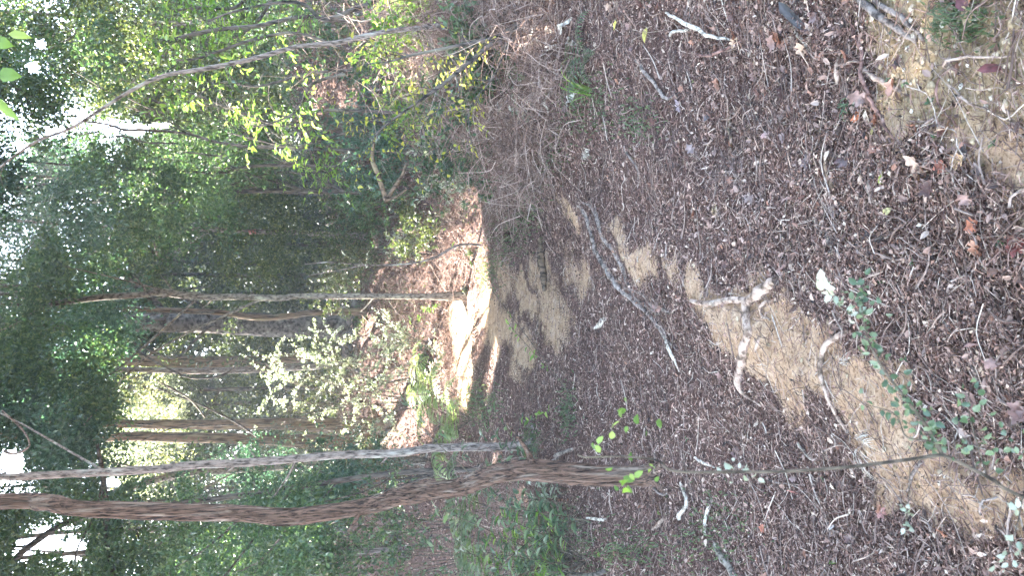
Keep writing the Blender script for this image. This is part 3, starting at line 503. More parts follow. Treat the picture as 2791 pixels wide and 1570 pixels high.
t10 = new_tree('middle_tree', 'yellowish leaning trunk seen behind the grey slender tree', [(1000, 1262), (850, 1268), (700, 1276), (600, 1284), (500, 1292), (420, 1310), (370, 1325), (200, 1370)], 13, [24, 22, 20, 20, 18, 18, 16, 12], 'lichen', n=10, ext=9)
t11 = new_tree('marked_tree', 'thin trunk with a small orange paint mark standing right of the path', [(870, 638), (823, 634), (760, 633), (700, 631), (600, 626), (500, 622), (380, 620), (200, 612)], 15, [14, 13, 13, 14, 13, 12, 11, 9], 'grey', n=9, ext=8)
t12 = new_tree('background_tree', 'slim dark trunk between the marked tree and lichen-spotted tree, left of two', [(840, 750), (700, 752), (600, 750), (470, 747), (250, 745)], 20, [12, 12, 12, 11, 9], 'dark', n=8, ext=9)
t13 = new_tree('background_tree', 'slim dark trunk between the marked tree and lichen-spotted tree, right of two', [(830, 716), (700, 717), (600, 715), (480, 712), (250, 700)], 22, [12, 11, 11, 10, 9], 'dark', n=8, ext=9)
t14 = new_tree('leaning_tree', 'leaning thin trunk crossing the white sky gap at the left edge', [(1080, 1290), (800, 1330), (420, 1385), (250, 1405), (160, 1436), (80, 1490), (0, 1552)], 9.5, [16, 16, 16, 17, 18, 18, 17], 'dark', n=9, ext=7)
t15 = new_tree('background_tree', 'pale slim trunk right of the lichen-spotted tree deep in the wood', [(820, 800), (700, 798), (560, 800), (420, 796), (250, 800)], 24, [10, 10, 9, 8, 7], 'grey', n=7, ext=9)
t16 = new_tree('background_tree', 'dark trunk behind the left undergrowth near the left edge', [(950, 1500), (800, 1490), (650, 1486), (500, 1480), (300, 1500)], 14, [26, 22, 20, 18, 14], 'dark', n=9, ext=8)
t17 = new_tree('background_tree', 'dark straight trunk between stringy tree and left edge', [(1000, 1440), (800, 1446), (600, 1440), (400, 1445), (200, 1450)], 17, [18, 16, 15, 14, 12], 'dark', n=9, ext=8)
t18 = new_tree('bank_tree', 'curved thin dark stem crossing the pale sky gap on the right bank', [(700, 400), (661, 396), (590, 387), (520, 366), (460, 358), (400, 355), (336, 352), (290, 338), (217, 330), (150, 322)], 9.5, [8, 8, 8, 7.5, 7, 7, 6.5, 6, 4, 3], 'dark', n=7, ext=None)
t19 = new_tree('bank_tree', 'pale leaning tree high up the bank at the upper right', [(760, 40), (560, 60), (350, 60), (150, 40), (0, 30)], 10, [14, 13, 12, 11, 10], 'grey', n=8, ext=7)
t20 = new_tree('bank_tree', 'straight hidden sapling inside the green foliage right of the marked tree', [(760, 520), (600, 524), (450, 520), (300, 500), (100, 480)], 12, [12, 11, 10, 9, 8], 'dark', n=8, ext=7)
t21 = new_tree('bank_tree', 'slender sapling in the foliage beside the pale sky gap', [(740, 450), (600, 470), (420, 460), (200, 450), (50, 440)], 11, [9, 8, 7, 6, 5], 'dark', n=7, ext=6)
t22 = new_tree('background_tree', 'thin dark trunk left of the olive brown trunk', [(950, 1060), (800, 1058), (600, 1062), (400, 1060), (200, 1050)], 18, [12, 12, 11, 10, 8], 'dark', n=8, ext=9)
t23 = new_tree('background_tree', 'thin dark stem between the bright shrub pair and the thin lit trunk', [(960, 1100), (800, 1096), (600, 1100), (400, 1104), (200, 1100)], 20, [11, 11, 10, 9, 8], 'dark', n=8, ext=9)
bgt = [(930, 690, 26, 'just right of the two slim dark trunks'), (930, 660, 19, 'close on the left of the marked tree'), (920, 580, 22, 'close on the right of the marked tree'), (920, 540, 25, 'between the marked tree and the hidden sapling'), (930, 930, 24, 'in the gap between the big banded and olive brown trunks'),
       (930, 1040, 27, 'just left of the thin sunlit-edged trunk'), (930, 1140, 24, 'touching the right one of the reddish brown pair'), (940, 1330, 20, 'right beside the stringy brown tree, behind it'), (940, 1350, 25, 'half hidden behind the stringy brown trunk'), (940, 1520, 20, 'nearest the left edge, beyond the dark edge trunk'),
       (900, 780, 28, 'just left of the lichen-spotted tree'), (930, 830, 26, 'close on the right of the big banded trunk'), (920, 500, 20, 'close on the right of the hidden sapling'), (930, 1400, 24, 'midway between the stringy tree and the straight dark trunk')]
for px, py, Y, lb in bgt:
    j = R.normal(size=5)*6; tt = new_tree('background_tree', 'slim dark far tree '+lb, [(930, py), (800, py+j[0]), (650, py+j[1]), (450, py+j[2]), (250, py+j[3])], Y, [10+R.random()*5, 10, 9, 8, 7], 'dark', group='slim background trees', n=7, ext=10)
for (fx, fy, fz) in [(-7, 17, 0), (-10, 13, 0), (-4.5, 20, 0), (-2, 22, 0), (4, 12, 0), (6, 16, 0), (-6.5, 9, 0), (5, 7, 0)]: pass
over = []  # unseen trees added to carry crowns that cut the skylight
for lb, x, y in [('unseen tall tree added for shade beside the path to the left of the camera, outside the picture', -4.2, .6), ('unseen tall tree added for shade up the bank to the right of the camera, outside the picture', 4.0, 1.0), ('unseen tall tree added for shade on the path side behind the camera, outside the picture', -1.0, -4.5)]:
    b = onG(np.array([x, y, 0])); e = thing('added_shade_tree', lb, 'tree', b); mb = MB(); Q = spline([b-[0, 0, .1], b+[.1, .05, 2], b+[0, .15, 4.5], b+[.1, .1, 7.5], b+[.2, 0, 9]], 6); rr = np.linspace(.13, .05, len(Q)); tube(mb, Q, rr, 12, .05)
    T = dict(e=e, mb=mb, Q=Q, rr=rr, bk='brown', cl=[], top=Q[-1], lm=MB()); TREES.append(T); over.append(T)
# extra limbs that can be seen
def pxlimb(T, pts, Y, wd, n=6):
    P = [P3(a, b, Y) for a, b in pts]; tube(T['lm'], spline(P, 5), [w_/2/F*Y for w_ in wd], n, .04)
pxlimb(t3, [(120, 828), (60, 800), (0, 770), (-60, 745)], 10.6, [12, 10, 8, 7]); pxlimb(t3, [(215, 815), (150, 790), (130, 785), (40, 778), (-30, 785)], 10.5, [9, 8, 8, 7, 6]); pxlimb(t3, [(125, 832), (80, 860), (40, 885), (-10, 905)], 10.6, [8, 7, 5, 4])
pxlimb(t4, [(455, 862), (430, 830), (395, 800), (360, 770), (310, 720), (270, 660), (262, 620)], 15.8, [18, 16, 14, 12, 9, 6, 4]); pxlimb(t4, [(452, 872), (425, 872), (395, 885), (350, 850), (305, 820), (260, 770), (220, 735)], 15.6, [10, 9, 8, 7, 6, 5, 3])
pxlimb(t4, [(575, 868), (560, 850), (545, 828), (500, 815), (440, 800)], 15.7, [10, 8, 6, 5, 3]); pxlimb(t4, [(585, 885), (560, 900), (530, 930), (480, 975), (420, 960), (340, 925)], 15.2, [8, 7, 6, 5, 4, 3])
pxlimb(t5, [(640, 1000), (600, 1025), (520, 1030), (450, 1000), (370, 955), (330, 925)], 15.4, [7, 6, 6, 5, 4, 3]); pxlimb(t9, [(700, 1190), (640, 1150), (560, 1110), (500, 1085), (430, 1060)], 13.5, [7, 6, 5, 4, 3])
pxlimb(t11, [(430, 700), (420, 660), (400, 620), (390, 540), (380, 500)], 12.5, [7, 7, 6, 5, 4]); pxlimb(t12, [(430, 760), (420, 700), (400, 640), (380, 540)], 14, [6, 6, 5, 4]); pxlimb(t11, [(460, 640), (430, 645), (400, 650), (370, 655)], 14.8, [8, 7, 7, 5])
pxlimb(t14, [(265, 1210), (282, 1305), (290, 1400), (293, 1490), (309, 1570), (320, 1640)], 9, [8, 14, 16, 14, 15, 14], 7); pxlimb(t14, [(280, 1300), (270, 1360), (250, 1420), (210, 1500), (200, 1580)], 9.2, [5, 5, 5, 5, 5]); pxlimb(t2, [(10, 1230), (40, 1238), (80, 1215), (60, 1170), (5, 1120)], 7.5, [9, 7, 5, 5, 5])
pxlimb(t14, [(430, 1570), (400, 1500), (370, 1440), (410, 1400)], 9.5, [4, 5, 5, 4]); pxlimb(t10, [(560, 1140), (520, 1090), (470, 1060), (430, 1040)], 13, [4, 6, 6, 4])
pxlimb(t18, [(330, 352), (300, 345), (250, 362), (200, 368)], 9.5, [5, 4, 3, 2]); pxlimb(t18, [(460, 310), (420, 300), (380, 282), (340, 262)], 9.3, [5, 4, 4, 3]); pxlimb(t18, [(620, 428), (540, 418), (500, 415)], 9.6, [5, 4, 3]); pxlimb(t18, [(480, 390), (400, 388), (340, 372), (280, 375)], 9.6, [4, 4, 3, 2])
pxlimb(t18, [(455, 285), (420, 275), (378, 252)], 9.2, [7, 6, 5]); pxlimb(t18, [(460, 304), (400, 307), (330, 285)], 9.3, [5, 4, 3])
# orange paint ring
P = [P3(a, 631, 15) for a in (698, 688, 678)]; q = MB(); tube(q, P, [6.9/F*15]*2, 12); q.build('paint_mark', orangeP, t11['e'])
# peeling strips on the near trunk
q = MB(); Q1, r1 = t1['Q'], t1['rr']
for k in range(150):
    i = R.integers(4, min(len(Q1)-20, 150)); a = R.random()*6.28; u = np.array([math.cos(a), math.sin(a), 0]); c = Q1[i]+u*r1[i]*.97; j = min(i+R.integers(3, 9), len(Q1)-1); e = Q1[j]+u*r1[j]*(1.0+.06*R.random())+nrm(np.array([-u[1], u[0], 0]))*R.normal()*.005
    P = spline([c, (c+e)/2+u*.001, e], 3); s_ = np.cross(u, [0, 0, 1]); w_ = (.004+.006*R.random())*np.sin(np.linspace(.25, 2.8, len(P))); th = .0015
    V = np.concatenate([np.stack([p_+s_*x_, p_-s_*x_, p_+u*th-s_*x_, p_+u*th+s_*x_]) for p_, x_ in zip(P, w_)]); i4 = np.arange(len(P)-1)[:, None]*4; j4 = np.arange(4)[None]; q.add(V, np.stack([i4+j4, i4+(j4+1) % 4, i4+4+(j4+1) % 4, i4+4+j4], -1).reshape(-1, 4))
q.build('peeling_bark', B['string'], t1['e'])
bt = Q1[1]
for th, l in [(-2.4, .26), (-.7, .22)]:
    q = MB(); tube(q, spline([bt+[0, 0, .14]]+[onG(bt+np.array([math.cos(th+.25*k*R.normal()), math.sin(th+.25*k*R.normal()), 0])*l*k/3, .012-.008*k) for k in (1, 2, 3)], 5), [.032, .024, .013, .005], 8, .1); q.build('root_flare', B['string'], t1['e'])

# clumps of leaves, each handed to the tree nearest to it
def region(px0, px1, py0, py1, Y0, Y1, n, rr_, nl, size, mat, trees, T=T_RH, wr=.55, noise_k=3):
    c = []; tries = 0
    while len(c) < n and tries < n*6:
        tries += 1; a = px0+R.random()*(px1-px0); b = py0+R.random()*(py1-py0); Y = Y0+R.random()*(Y1-Y0)
        if vn(a, b, .009, noise_k) < -.28: continue
        p_ = P3(a, b, Y)
        if p_[2] < H(p_[0], p_[1])+.25: continue
        if not gapok(p_[None], 1.35)[0]: continue
        c.append((p_, rr_*(.6+.8*R.random())))
    for p_, r_ in c:
        T_ = min(trees, key=lambda t: np.hypot(*(t['Q'][len(t['Q'])//2][:2]-p_[:2]))+3*max(0, t['Q'][0][2]+.5-p_[2])); T_['cl'].append((p_, r_, nl, size, mat, T, wr))
allT = TREES; bank = [t18, t19, t20, t21]; left = [t14, t16, t17, t2, t10]
mid = [t3, t4, t5, t6, t7, t8, t9, t11, t12, t13, t20]
region(-150, 330, 640, 1120, 9, 15, 80, .55, 420, .055, 'green', mid+[t2])
region(-150, 250, 1100, 1300, 8, 14, 34, .5, 420, .052, 'blue', mid+[t2, t10])
region(-150, 330, 620, 1150, 11, 17, 70, .75, 420, .065, 'blue', mid)
region(100, 350, 1050, 1240, 11, 14, 12, .45, 420, .055, 'green', mid)
region(200, 620, 400, 640, 10, 14, 60, .5, 420, .055, 'green', [t20, t11, t21])
region(-150, 300, 420, 700, 8, 14, 60, .55, 420, .055, 'blue', [t20, t11, t21, t3])
region(-150, 420, -100, 320, 8.5, 13, 70, .5, 420, .055, 'olive', bank)
region(-100, 330, 60, 320, 8, 11, 34, .4, 420, .05, 'green', bank)
region(-150, 120, 250, 520, 8, 12, 12, .4, 350, .05, 'blue', bank)
region(-150, 900, 1380, 1700, 8, 13, 130, .5, 420, .055, 'green', left)
region(-100, 420, 1290, 1420, 9, 13, 20, .4, 380, .05, 'blue', left)
region(500, 950, 1240, 1420, 10, 15, 40, .5, 420, .055, 'blue', left+[t9])
region(330, 480, 1080, 1380, 16, 20, 24, .8, 420, .07, 'pale', [t8, t9, t10, t22])  # backlight on these far crowns put into the pale leaf colour
region(380, 700, 270, 420, 14, 20, 34, .6, 330, .07, 'pale', bank)  # bright backlit foliage imitated by the pale leaf colour
region(330, 470, 1060, 1350, 14.5, 16, 12, .5, 300, .06, 'backlit', [t8, t9, t10])
FT = [t for t in TREES if t not in over]
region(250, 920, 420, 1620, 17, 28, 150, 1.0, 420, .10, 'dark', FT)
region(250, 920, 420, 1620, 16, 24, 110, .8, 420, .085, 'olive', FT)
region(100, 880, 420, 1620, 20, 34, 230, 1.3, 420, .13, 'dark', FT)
region(300, 760, -120, 330, 10, 17, 90, .6, 420, .06, 'olive', bank)
region(420, 760, -120, 420, 11, 18, 70, .7, 420, .07, 'green', bank)
region(380, 800, 420, 760, 13, 18, 46, .6, 380, .06, 'olive', [t11, t12, t13, t20])
region(300, 700, 880, 1120, 17, 22, 24, .8, 350, .07, 'olive', [t22, t23, t5])
# high leaf clumps added, mostly above the frame, to block sun and skylight
def high(n, x0, x1, y0, y1, z0, z1, rr_, nl, size, trees, win=None):
    for _ in range(n):
        p_ = np.array([x0+R.random()*(x1-x0), y0+R.random()*(y1-y0), z0+R.random()*(z1-z0)]); px, py, z = proj(p_[None])
        if win is None and px[0] > -260 and z[0] > 1: continue
        if win and (not win[0] < px[0] < win[1] or not gapok(p_[None], 1.5)[0]): continue
        T_ = min(trees, key=lambda t: np.hypot(*(t['top'][:2]-p_[:2]))); T_['cl'].append((p_, rr_*(.7+.6*R.random()), nl, size, 'green', T_RH, .6))
high(1150, -13, 3.5, 2.5, 21, 7.5, 15, 1.35, 230, .18, [t1, t2, t3, t4, t5, t6, t7, t8, t9, t10, t14, t16, t17])
high(60, -1, 7, 3, 12, 6.5, 9.5, .9, 260, .15, [t19, t20, t21, t3])
high(330, -9, 7, -8, 4, 5.5, 11, 1.3, 230, .17, over)
high(200, -8, -1, 15.5, 23.5, 8.5, 12.5, .95, 400, .10, FT, (-900, 220))
high(420, -8, -.5, 7.5, 14, 7, 12.5, 1.1, 230, .18, [t1, t2, t3, t8, t9, t10])
high(500, -24, 8, 19, 42, 12, 24, 1.8, 200, .24, FT)
high(760, -15, 4, 15, 27, 8, 15, .95, 420, .085, FT, (-300, 240))
high(260, -16, 4, 13, 25, 8, 15, 1.1, 260, .15, FT, (-900, -150))
for T_, ns in ((t1, 3), (t2, 7), (t3, 9)):      # broken stubs and short side twigs
    for _ in range(ns):
        i = R.integers(len(T_['Q'])//6, int(len(T_['Q'])*.6)); a = T_['Q'][i]; r_ = T_['rr'][i]; th = R.random()*6.28; d = np.array([math.cos(th), math.sin(th)*.6, .5]); l = min(.3, r_*(2.2+9*R.random()**2))
        tube(T_['mb'], spline([a, a+d*l*.5, a+d*l+[0, 0, .1*l]], 3), [r_*.4, r_*.25, r_*.08], 6, .1)
for T_ in TREES:
    e = T_['e']; T_['mb'].build('trunk', B[T_['bk']], e)
    by = {}
    for c in T_['cl']: by.setdefault((c[2], c[3], c[4], id(c[5]), c[6]), []).append(c)
    mb = MB(); mats = []
    for (nl, size, mt, _, wr), cs in by.items():
        q = MB()
        clumpleaves(q, [c[0] for c in cs], np.array([c[1] for c in cs]), nl, size, cs[0][5], wr)
        if q.n:
            if G[mt] not in mats: mats.append(G[mt])
            mi = mats.index(G[mt]); q.mi = [(a, mi) for a, b in q.mi]
            for f in q.f: mb.f.append(f+mb.n)
            mb.v += q.v; mb.mi += q.mi; mb.n += q.n
        for c in cs:
            if c[0][2] > T_['Q'][0][2]+.6 and R.random() < (.03 if T_ is t3 else .05 if c[3] > .08 else .13) and np.min(np.linalg.norm(T_['Q']-c[0], axis=1)) < 4.5: limb(T_['lm'], T_['Q'], T_['rr'], c[0], n=4)
    if mb.n: mb.build('crown', mats, e, smooth=False)
    if T_['lm'].n: T_['lm'].build('limbs', B['dark'] if T_['bk'] in ('dark', 'big', 'brown', 'string') else B[T_['bk']], e)

# far-off wood that closes the view
mb = MB()
n = 560; a = (R.random(n)-.5)*1.7; d = 34+R.random(n)*14; zz = R.random(n)*8.5-.5; C = np.stack([np.sin(a)*d, np.cos(a)*d, 0*a], 1); C[:, 2] = H(C[:, 0], C[:, 1])+zz; C = C[gapok(C, 2.)]
clumpleaves(mb, C, 2.4, 420, .26, fl=.8)
tag(mb.build('distant_wood', G['olive'], smooth=False), 'far-off green wood closing the view behind the trees', 'wood', None, 'stuff')

# ------------------------------------------------------------------ shrubs, plants, ferns
def shrub(name, label, cat, base, stems, mats, spread, nl, size, hgt, T=T_L8, wr=.5, up=.5, group=None, sr=.006, stemmat=None, gap=True, ls=.35):
    """multi-stemmed shrub: stems fan from the base, side twigs carry the leaves"""
    base = np.asarray(base, float); e = thing(name, label, cat, base, group); sb = MB(); lb = MB()
    for k in range(stems):
        th = R.random()*6.28; out_ = spread*(.3+.7*R.random()); h = hgt*(.6+.5*R.random())
        P = spline([base+[0, 0, -.03], base+[math.cos(th)*out_*.25, math.sin(th)*out_*.25, h*.45], base+[math.cos(th)*out_*.65+R.normal()*.05*spread, math.sin(th)*out_*.65, h*.8], base+[math.cos(th)*out_, math.sin(th)*out_, h*(1-.15*R.random())]], 5)
        tube(sb, P, [sr, sr*.7, sr*.3], 5)
        m = 7
        for j in range(m):
            i = int(len(P)*(ls+(.97-ls)*j/m)); a = P[i]; d = nrm(nrm(R.normal(size=3))+nrm(P[min(i+1, len(P)-1)]-P[i-1])*.7); L = hgt*.28*(.5+R.random()*.8)
            b = a+d*L; mm = (a+b)/2+[0, 0, .1*L]; Tw = spline([a, mm, b], 4); tube(sb, Tw, [sr*.35, sr*.15], 3)
            n = max(2, int(nl/(stems*m))); u = R.random(n); p_ = np.array([Tw[min(int(x*len(Tw)), len(Tw)-1)] for x in u])+R.normal(size=(n, 3))*size*.3
            D = nrm(d+R.normal(size=(n, 3))*.8+[0, 0, up*.3]); N = nrm(R.normal(size=(n, 3))*.45+[0, 0, 1]); kk = (gapok(p_, .9) if gap else np.ones(n, bool)) & keep(p_); s_ = size*(.6+.6*R.random(n))
            leaves(lb, p_[kk], D[kk], N[kk], s_[kk], s_[kk]*wr, T)
    sb.build('stems', stemmat or STEM, e)
    if lb.n: lb.build('foliage', mats, e)
    return e
def gP(px, py): return at1(px, py)
def under(px, py, Y): p_ = P3(px, py, Y); return onG(p_)
# sunlit small-leaved shrubs in the middle distance
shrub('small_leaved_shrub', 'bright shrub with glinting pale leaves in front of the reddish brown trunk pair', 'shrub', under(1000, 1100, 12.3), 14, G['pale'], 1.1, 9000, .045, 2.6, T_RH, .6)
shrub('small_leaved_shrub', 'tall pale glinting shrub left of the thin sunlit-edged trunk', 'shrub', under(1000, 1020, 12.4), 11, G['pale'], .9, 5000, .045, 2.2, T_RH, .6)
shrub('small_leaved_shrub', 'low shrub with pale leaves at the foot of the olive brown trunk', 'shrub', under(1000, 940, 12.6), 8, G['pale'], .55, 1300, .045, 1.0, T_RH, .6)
shrub('small_leaved_shrub', 'dark green bushy shrub seen between the grey and brown near trunks', 'shrub', under(1050, 1310, 11), 10, G['blue'], .9, 3200, .05, 2.2, T_RH, .55)
shrub('small_leaved_shrub', 'low whitish shrub in the sun at the right side of the path', 'shrub', gP(1190, 650), 10, G['pale'], .35, 700, .05, .65, T_L8, .5)
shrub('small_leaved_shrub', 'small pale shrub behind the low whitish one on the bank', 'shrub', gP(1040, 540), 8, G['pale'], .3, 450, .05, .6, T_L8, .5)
for lb, px, py, Y, sp, nl, h, mt in [
    ('feathery olive bush left of the marked tree', 900, 690, 13, .9, 2600, 1.9, 'olive'), ('feathery olive bush right of the marked tree', 880, 570, 13.5, 1.0, 2800, 1.8, 'olive'), ('green bush on the bank below the hidden sapling', 850, 500, 11, .8, 2400, 1.6, 'green'),
    ('dark bush filling the gap behind the lichen-spotted tree', 900, 790, 19, 1.2, 2600, 2.0, 'olive'), ('bush behind the big banded trunk', 920, 920, 20, 1.2, 2600, 2.0, 'olive'), ('dense green bush at the far left edge behind the fern leaves', 1120, 1530, 8.5, .8, 3000, 2.0, 'green'),
    ('green bush left of the stringy trunk, below the leaning tree', 1100, 1440, 10, .9, 3000, 2.2, 'green'), ('dull bush behind the foot of the grey slender tree', 1060, 1260, 12.5, .8, 2400, 1.6, 'olive'), ('high green bush on top of the right bank', 820, 420, 10, .8, 2200, 1.3, 'blue'),
    ('tall green bush behind the dark upright stems on the bank', 900, 120, 8.6, 1.0, 3600, 2.2, 'green'), ('blue-green bush below the pale sky gap', 880, 300, 9, .9, 3200, 1.5, 'blue'), ('olive bush at the right edge behind the crooked stem', 900, -20, 8, .9, 3200, 2.3, 'olive'), ('small green bush in front of the blue-green one', 940, 370, 7.8, .6, 1800, .8, 'green'),
    ('low green bush on the bank right of the arching pale stem', 930, 220, 7.6, .6, 1800, 1.0, 'lime'), ('leafy green bush at the right edge above the dead brush', 1040, 20, 6.3, .55, 1500, .75, 'lime'), ('grey-green bush between the brush mound and yellow-leaved shrub', 1080, 230, 6.2, .6, 1700, .7, 'green'), ('low bush on the bank foot behind the arching yellow twigs', 1160, 400, 7, .6, 1800, .55, 'green'),
    ('pale bush on the bank beside the mossy fallen branch', 1010, 470, 8.5, .7, 1800, .8, 'pale'), ('dark low bush beside the thin bare sapling', 1010, 600, 10.5, .8, 2200, .9, 'olive'), ('dark bush at the foot of the marked tree', 900, 640, 13.5, 1.0, 2600, 1.5, 'green'), ('low dark bush on the slope between marked tree and lichen-spotted tree', 900, 720, 14.5, 1.0, 2400, 1.3, 'olive'),
    ('small green bush under the yellow leaves near the shards', 1330, 200, 5.6, .4, 1100, .4, 'green'), ('low green bush on the bank foot by the tiny dark fern', 1300, 90, 5.4, .4, 1100, .5, 'lance'), ('dark bush on the slope left of the olive brown trunk', 960, 1040, 15, 1.0, 2400, 1.3, 'olive'), ('green bush on the slope right of the big fern', 1060, 1010, 12, .6, 1600, .7, 'green'),
    ('hazy thin-leaved bush standing in the pale sky gap', 700, 330, 13, 1.2, 1500, 3.2, 'olive'),
    ('dark rounded bush left of the reddish trunk pair', 1000, 1380, 14, 1.2, 3000, 2.6, 'blue')]:
    shrub('leafy_bush', lb, 'bush', under(px, py, Y), 11, G[mt], sp, nl, .05, h, T_RH, .55)
# right bank: arching stems with broad leaves
def arch_shrub(name, label, strands, Y, mat, nl, size, wr, T=T_L8, bk='dark', leafp=(0, 1), twl=.25, ys=None, cat='shrub', hang=0.2, dens=None):
    b = P3(strands[0][0][0][0], strands[0][0][0][1], Y); b = onG(b); e = thing(name, label, cat, b); lb = MB()
    for k, (pts, wd, frac) in enumerate(strands):
        P = [P3(a, c, Y+(.0 if ys is None else ys[k])) for a, c in pts]; 
        if k == 0 or (len(wd) > 3 and pts[0][0] > 1500): P.insert(0, onG(P[0], -.05)); wd = [wd[0]]+list(wd)
        P = spline(P, 6); q = MB(); tube(q, P, [w_/2/F*Y for w_ in wd], 7, .05); 
        n = int(nl*frac)
        tw = max(3, n//9)
        for j in range(tw):
            u = leafp[0]+(leafp[1]-leafp[0])*R.random(); i = min(int(u*len(P)), len(P)-2); a = P[i]; d = nrm(R.normal(size=3)+nrm(P[i+1]-P[i])*.8+[0, 0, .1]); L = twl*(.4+R.random()); c = a+d*L; Tw = spline([a, (a+c)/2+[0, 0, .12*L], c], 4); tube(q, Tw, [.0035, .001], 3)
            m = 9; uu = np.linspace(.15, 1, m); p_ = np.array([Tw[min(int(x*len(Tw)), len(Tw)-1)] for x in uu]); side = nrm(np.cross(d, [0, 0, 1])); sgn = np.where(np.arange(m) % 2, 1, -1)[:, None]
            D = nrm(d*.5+side*sgn*.8+R.normal(size=(m, 3))*.3-[0, 0, hang]); N = nrm(R.normal(size=(m, 3))*.4+[0, 0, 1]); kk = keep(p_) & gapok(p_, .8); s_ = size*(.6+.6*R.random(m)); leaves(lb, p_[kk], D[kk], N[kk], s_[kk], s_[kk]*wr, T)
        q.build('stem', B[bk], e)
    lb.build('foliage', G[mat], e); return e
arch_shrub('arching_shrub', 'long pale arching stem sweeping from the right edge far up to the left', [([(1560, -40), (1500, 5), (1400, 50), (1240, 62), (1130, 76), (1025, 90), (917, 116), (808, 127), (700, 157), (570, 185), (450, 205), (350, 250), (200, 345), (100, 385), (0, 455), (-80, 520)], [16, 15, 14, 14, 14, 13, 13, 11, 9, 7, 5.5, 4], .5)], 5.8, 'green', 260, .05, .5, bk='grey', leafp=(.55, 1))
arch_shrub('arching_shrub', 'dark forked shrub stem with small yellow leaves on the right bank', [([(1590, -30), (1480, 30), (1400, 70), (1312, 141), (1242, 200), (1188, 244), (1120, 290), (1040, 350), (1015, 385)], [18, 17, 15, 13, 11, 10, 7, 5, 3], .4), ([(1480, 35), (1400, 85), (1323, 108), (1220, 130), (1106, 154), (1040, 175)], [14, 12, 11, 9, 7, 3], .25), ([(1240, 200), (1250, 260), (1190, 300), (1150, 350), (1150, 410)], [6, 5, 4, 3, 2], .2), ([(1400, 70), (1350, 200), (1280, 300), (1290, 420)], [7, 5, 4, 2], .15)], 5.0, 'yellow', 480, .038, .6, bk='dark', leafp=(.35, 1), twl=.3)
arch_shrub('arching_shrub', 'brown crooked stem cut by the right edge above the dead brush', [([(1100, -60), (1025, 0), (970, 22), (884, 54), (830, 12), (760, 6), (640, 30), (560, 60)], [15, 13, 12, 13, 10, 8, 6, 4], .5)], 6.2, 'green', 130, .05, .5, bk='dark', leafp=(.5, 1))
arch_shrub('arching_shrub', 'dark upright stems with broad bright green leaves on top of the bank', [([(960, 60), (830, 45), (700, 70), (585, 81), (487, 103), (460, 110)], [9, 11, 11, 11, 10, 6], .25), ([(930, 130), (808, 90), (700, 105), (600, 138), (540, 158), (480, 165)], [8, 8, 9, 8, 6, 4], .25), ([(960, 190), (880, 195), (800, 210), (700, 235), (600, 225), (500, 290)], [8, 8, 8, 6, 5, 3], .25), ([(940, 200), (850, 230), (810, 300), (740, 335), (690, 345)], [9, 8, 6, 5, 4], .25)], 6.8, 'lime', 640, .075, .42, bk='dark', leafp=(.15, 1), twl=.4)
arch_shrub('arching_shrub', 'bright green leafy sprays hanging in front of the sky gap base', [([(900, 300), (860, 330), (760, 340), (640, 300), (540, 260), (470, 240)], [8, 8, 7, 6, 5, 3], .35), ([(950, 360), (880, 380), (800, 400), (700, 380), (620, 360)], [7, 7, 6, 4, 3], .35), ([(960, 420), (920, 450), (880, 470), (800, 450)], [6, 6, 5, 3], .3)], 7.4, 'lime', 700, .07, .4, bk='dark', leafp=(.15, 1), twl=.38)
arch_shrub('arching_shrub', 'yellow-green leafy shrub at the upper right edge of the bank', [([(760, -40), (640, 20), (560, 20), (470, 30)], [10, 9, 7, 4], .5), ([(760, -40), (700, 60), (620, 110), (560, 120)], [9, 8, 6, 3], .5)], 7.6, 'lime', 620, .07, .45, bk='dark', leafp=(.1, 1), twl=.4)
stem_sapling = arch_shrub('thin_sapling', 'thin bare twiggy stem rising from the bank in front of the marked tree', [([(1250, 668), (1180, 704), (1100, 720), (1000, 722), (900, 715), (830, 720)], [7, 6, 5, 4, 3, 2], .5), ([(1000, 722), (930, 735), (840, 752)], [3, 3, 2], .25)], 9.6, 'pale', 50, .045, .5, bk='grey')
# dead brush heaps on the bank
def brush(label, px, py, Y, rx, rz, n, L=.35, mat=BRUSH, name='dead_brush', green=0, g=None):
    c = P3(px, py, Y) if Y else gP(px, py); b = onG(c); b[2] = min(b[2], c[2]) if Y else b[2]; mb = MB()
    e = b if Y is None else onG(b)
    for _ in range(n):
        a = e+[R.normal()*rx*.5, R.normal()*rx*.5, 0]; a[2] = H(a[0], a[1])+abs(R.normal())*rz*.45; d = nrm(R.normal(size=3)*[1, 1, .7]); l = L*(.3+R.random()); w_ = .0015+.003*R.random()**3
        tube(mb, spline([a, a+d*l*.5+R.normal(size=3)*.12*l, a+d*l+R.normal(size=3)*.25*l-[0, 0, .15*l]], 3), [w_, w_*.4], 3)
    return tag(mb.build(name, mat, None, True, e), label, 'dead brush', g)
brush('tall tangle of dead brown twigs at the right edge under the crooked stem', 960, 60, 6.3, .8, .9, 2300)
brush('brown dead brush mound below the broad-leaved stems', 950, 200, 6.4, .8, .9, 2400)
brush('dead brush tangle under the yellow-leaved shrub', 1120, 120, 5.6, .7, .6, 2000)
brush('dry brush behind the yellow-leaved shrub', 1060, 300, 6.4, .8, .6, 2000)
brush('pinkish dry twigs heaped on the bank beside the path', 1230, 430, None, .8, .35, 1900, .22)
brush('dry twigs round the fallen mossy branch on the bank', 1080, 450, 8, .9, .4, 1200, .25)
brush('dry twig tangle at the upper end of the path by the marked tree', 1010, 660, 11, 1.2, .4, 1200, .3)
brush('dead brush at the bank foot by the grass tuft', 1440, 330, None, .5, .2, 1100, .17)
brush('fine dry twigs spread over the bank foot right of the upper path', 1370, 500, None, .5, .15, 1000, .16)
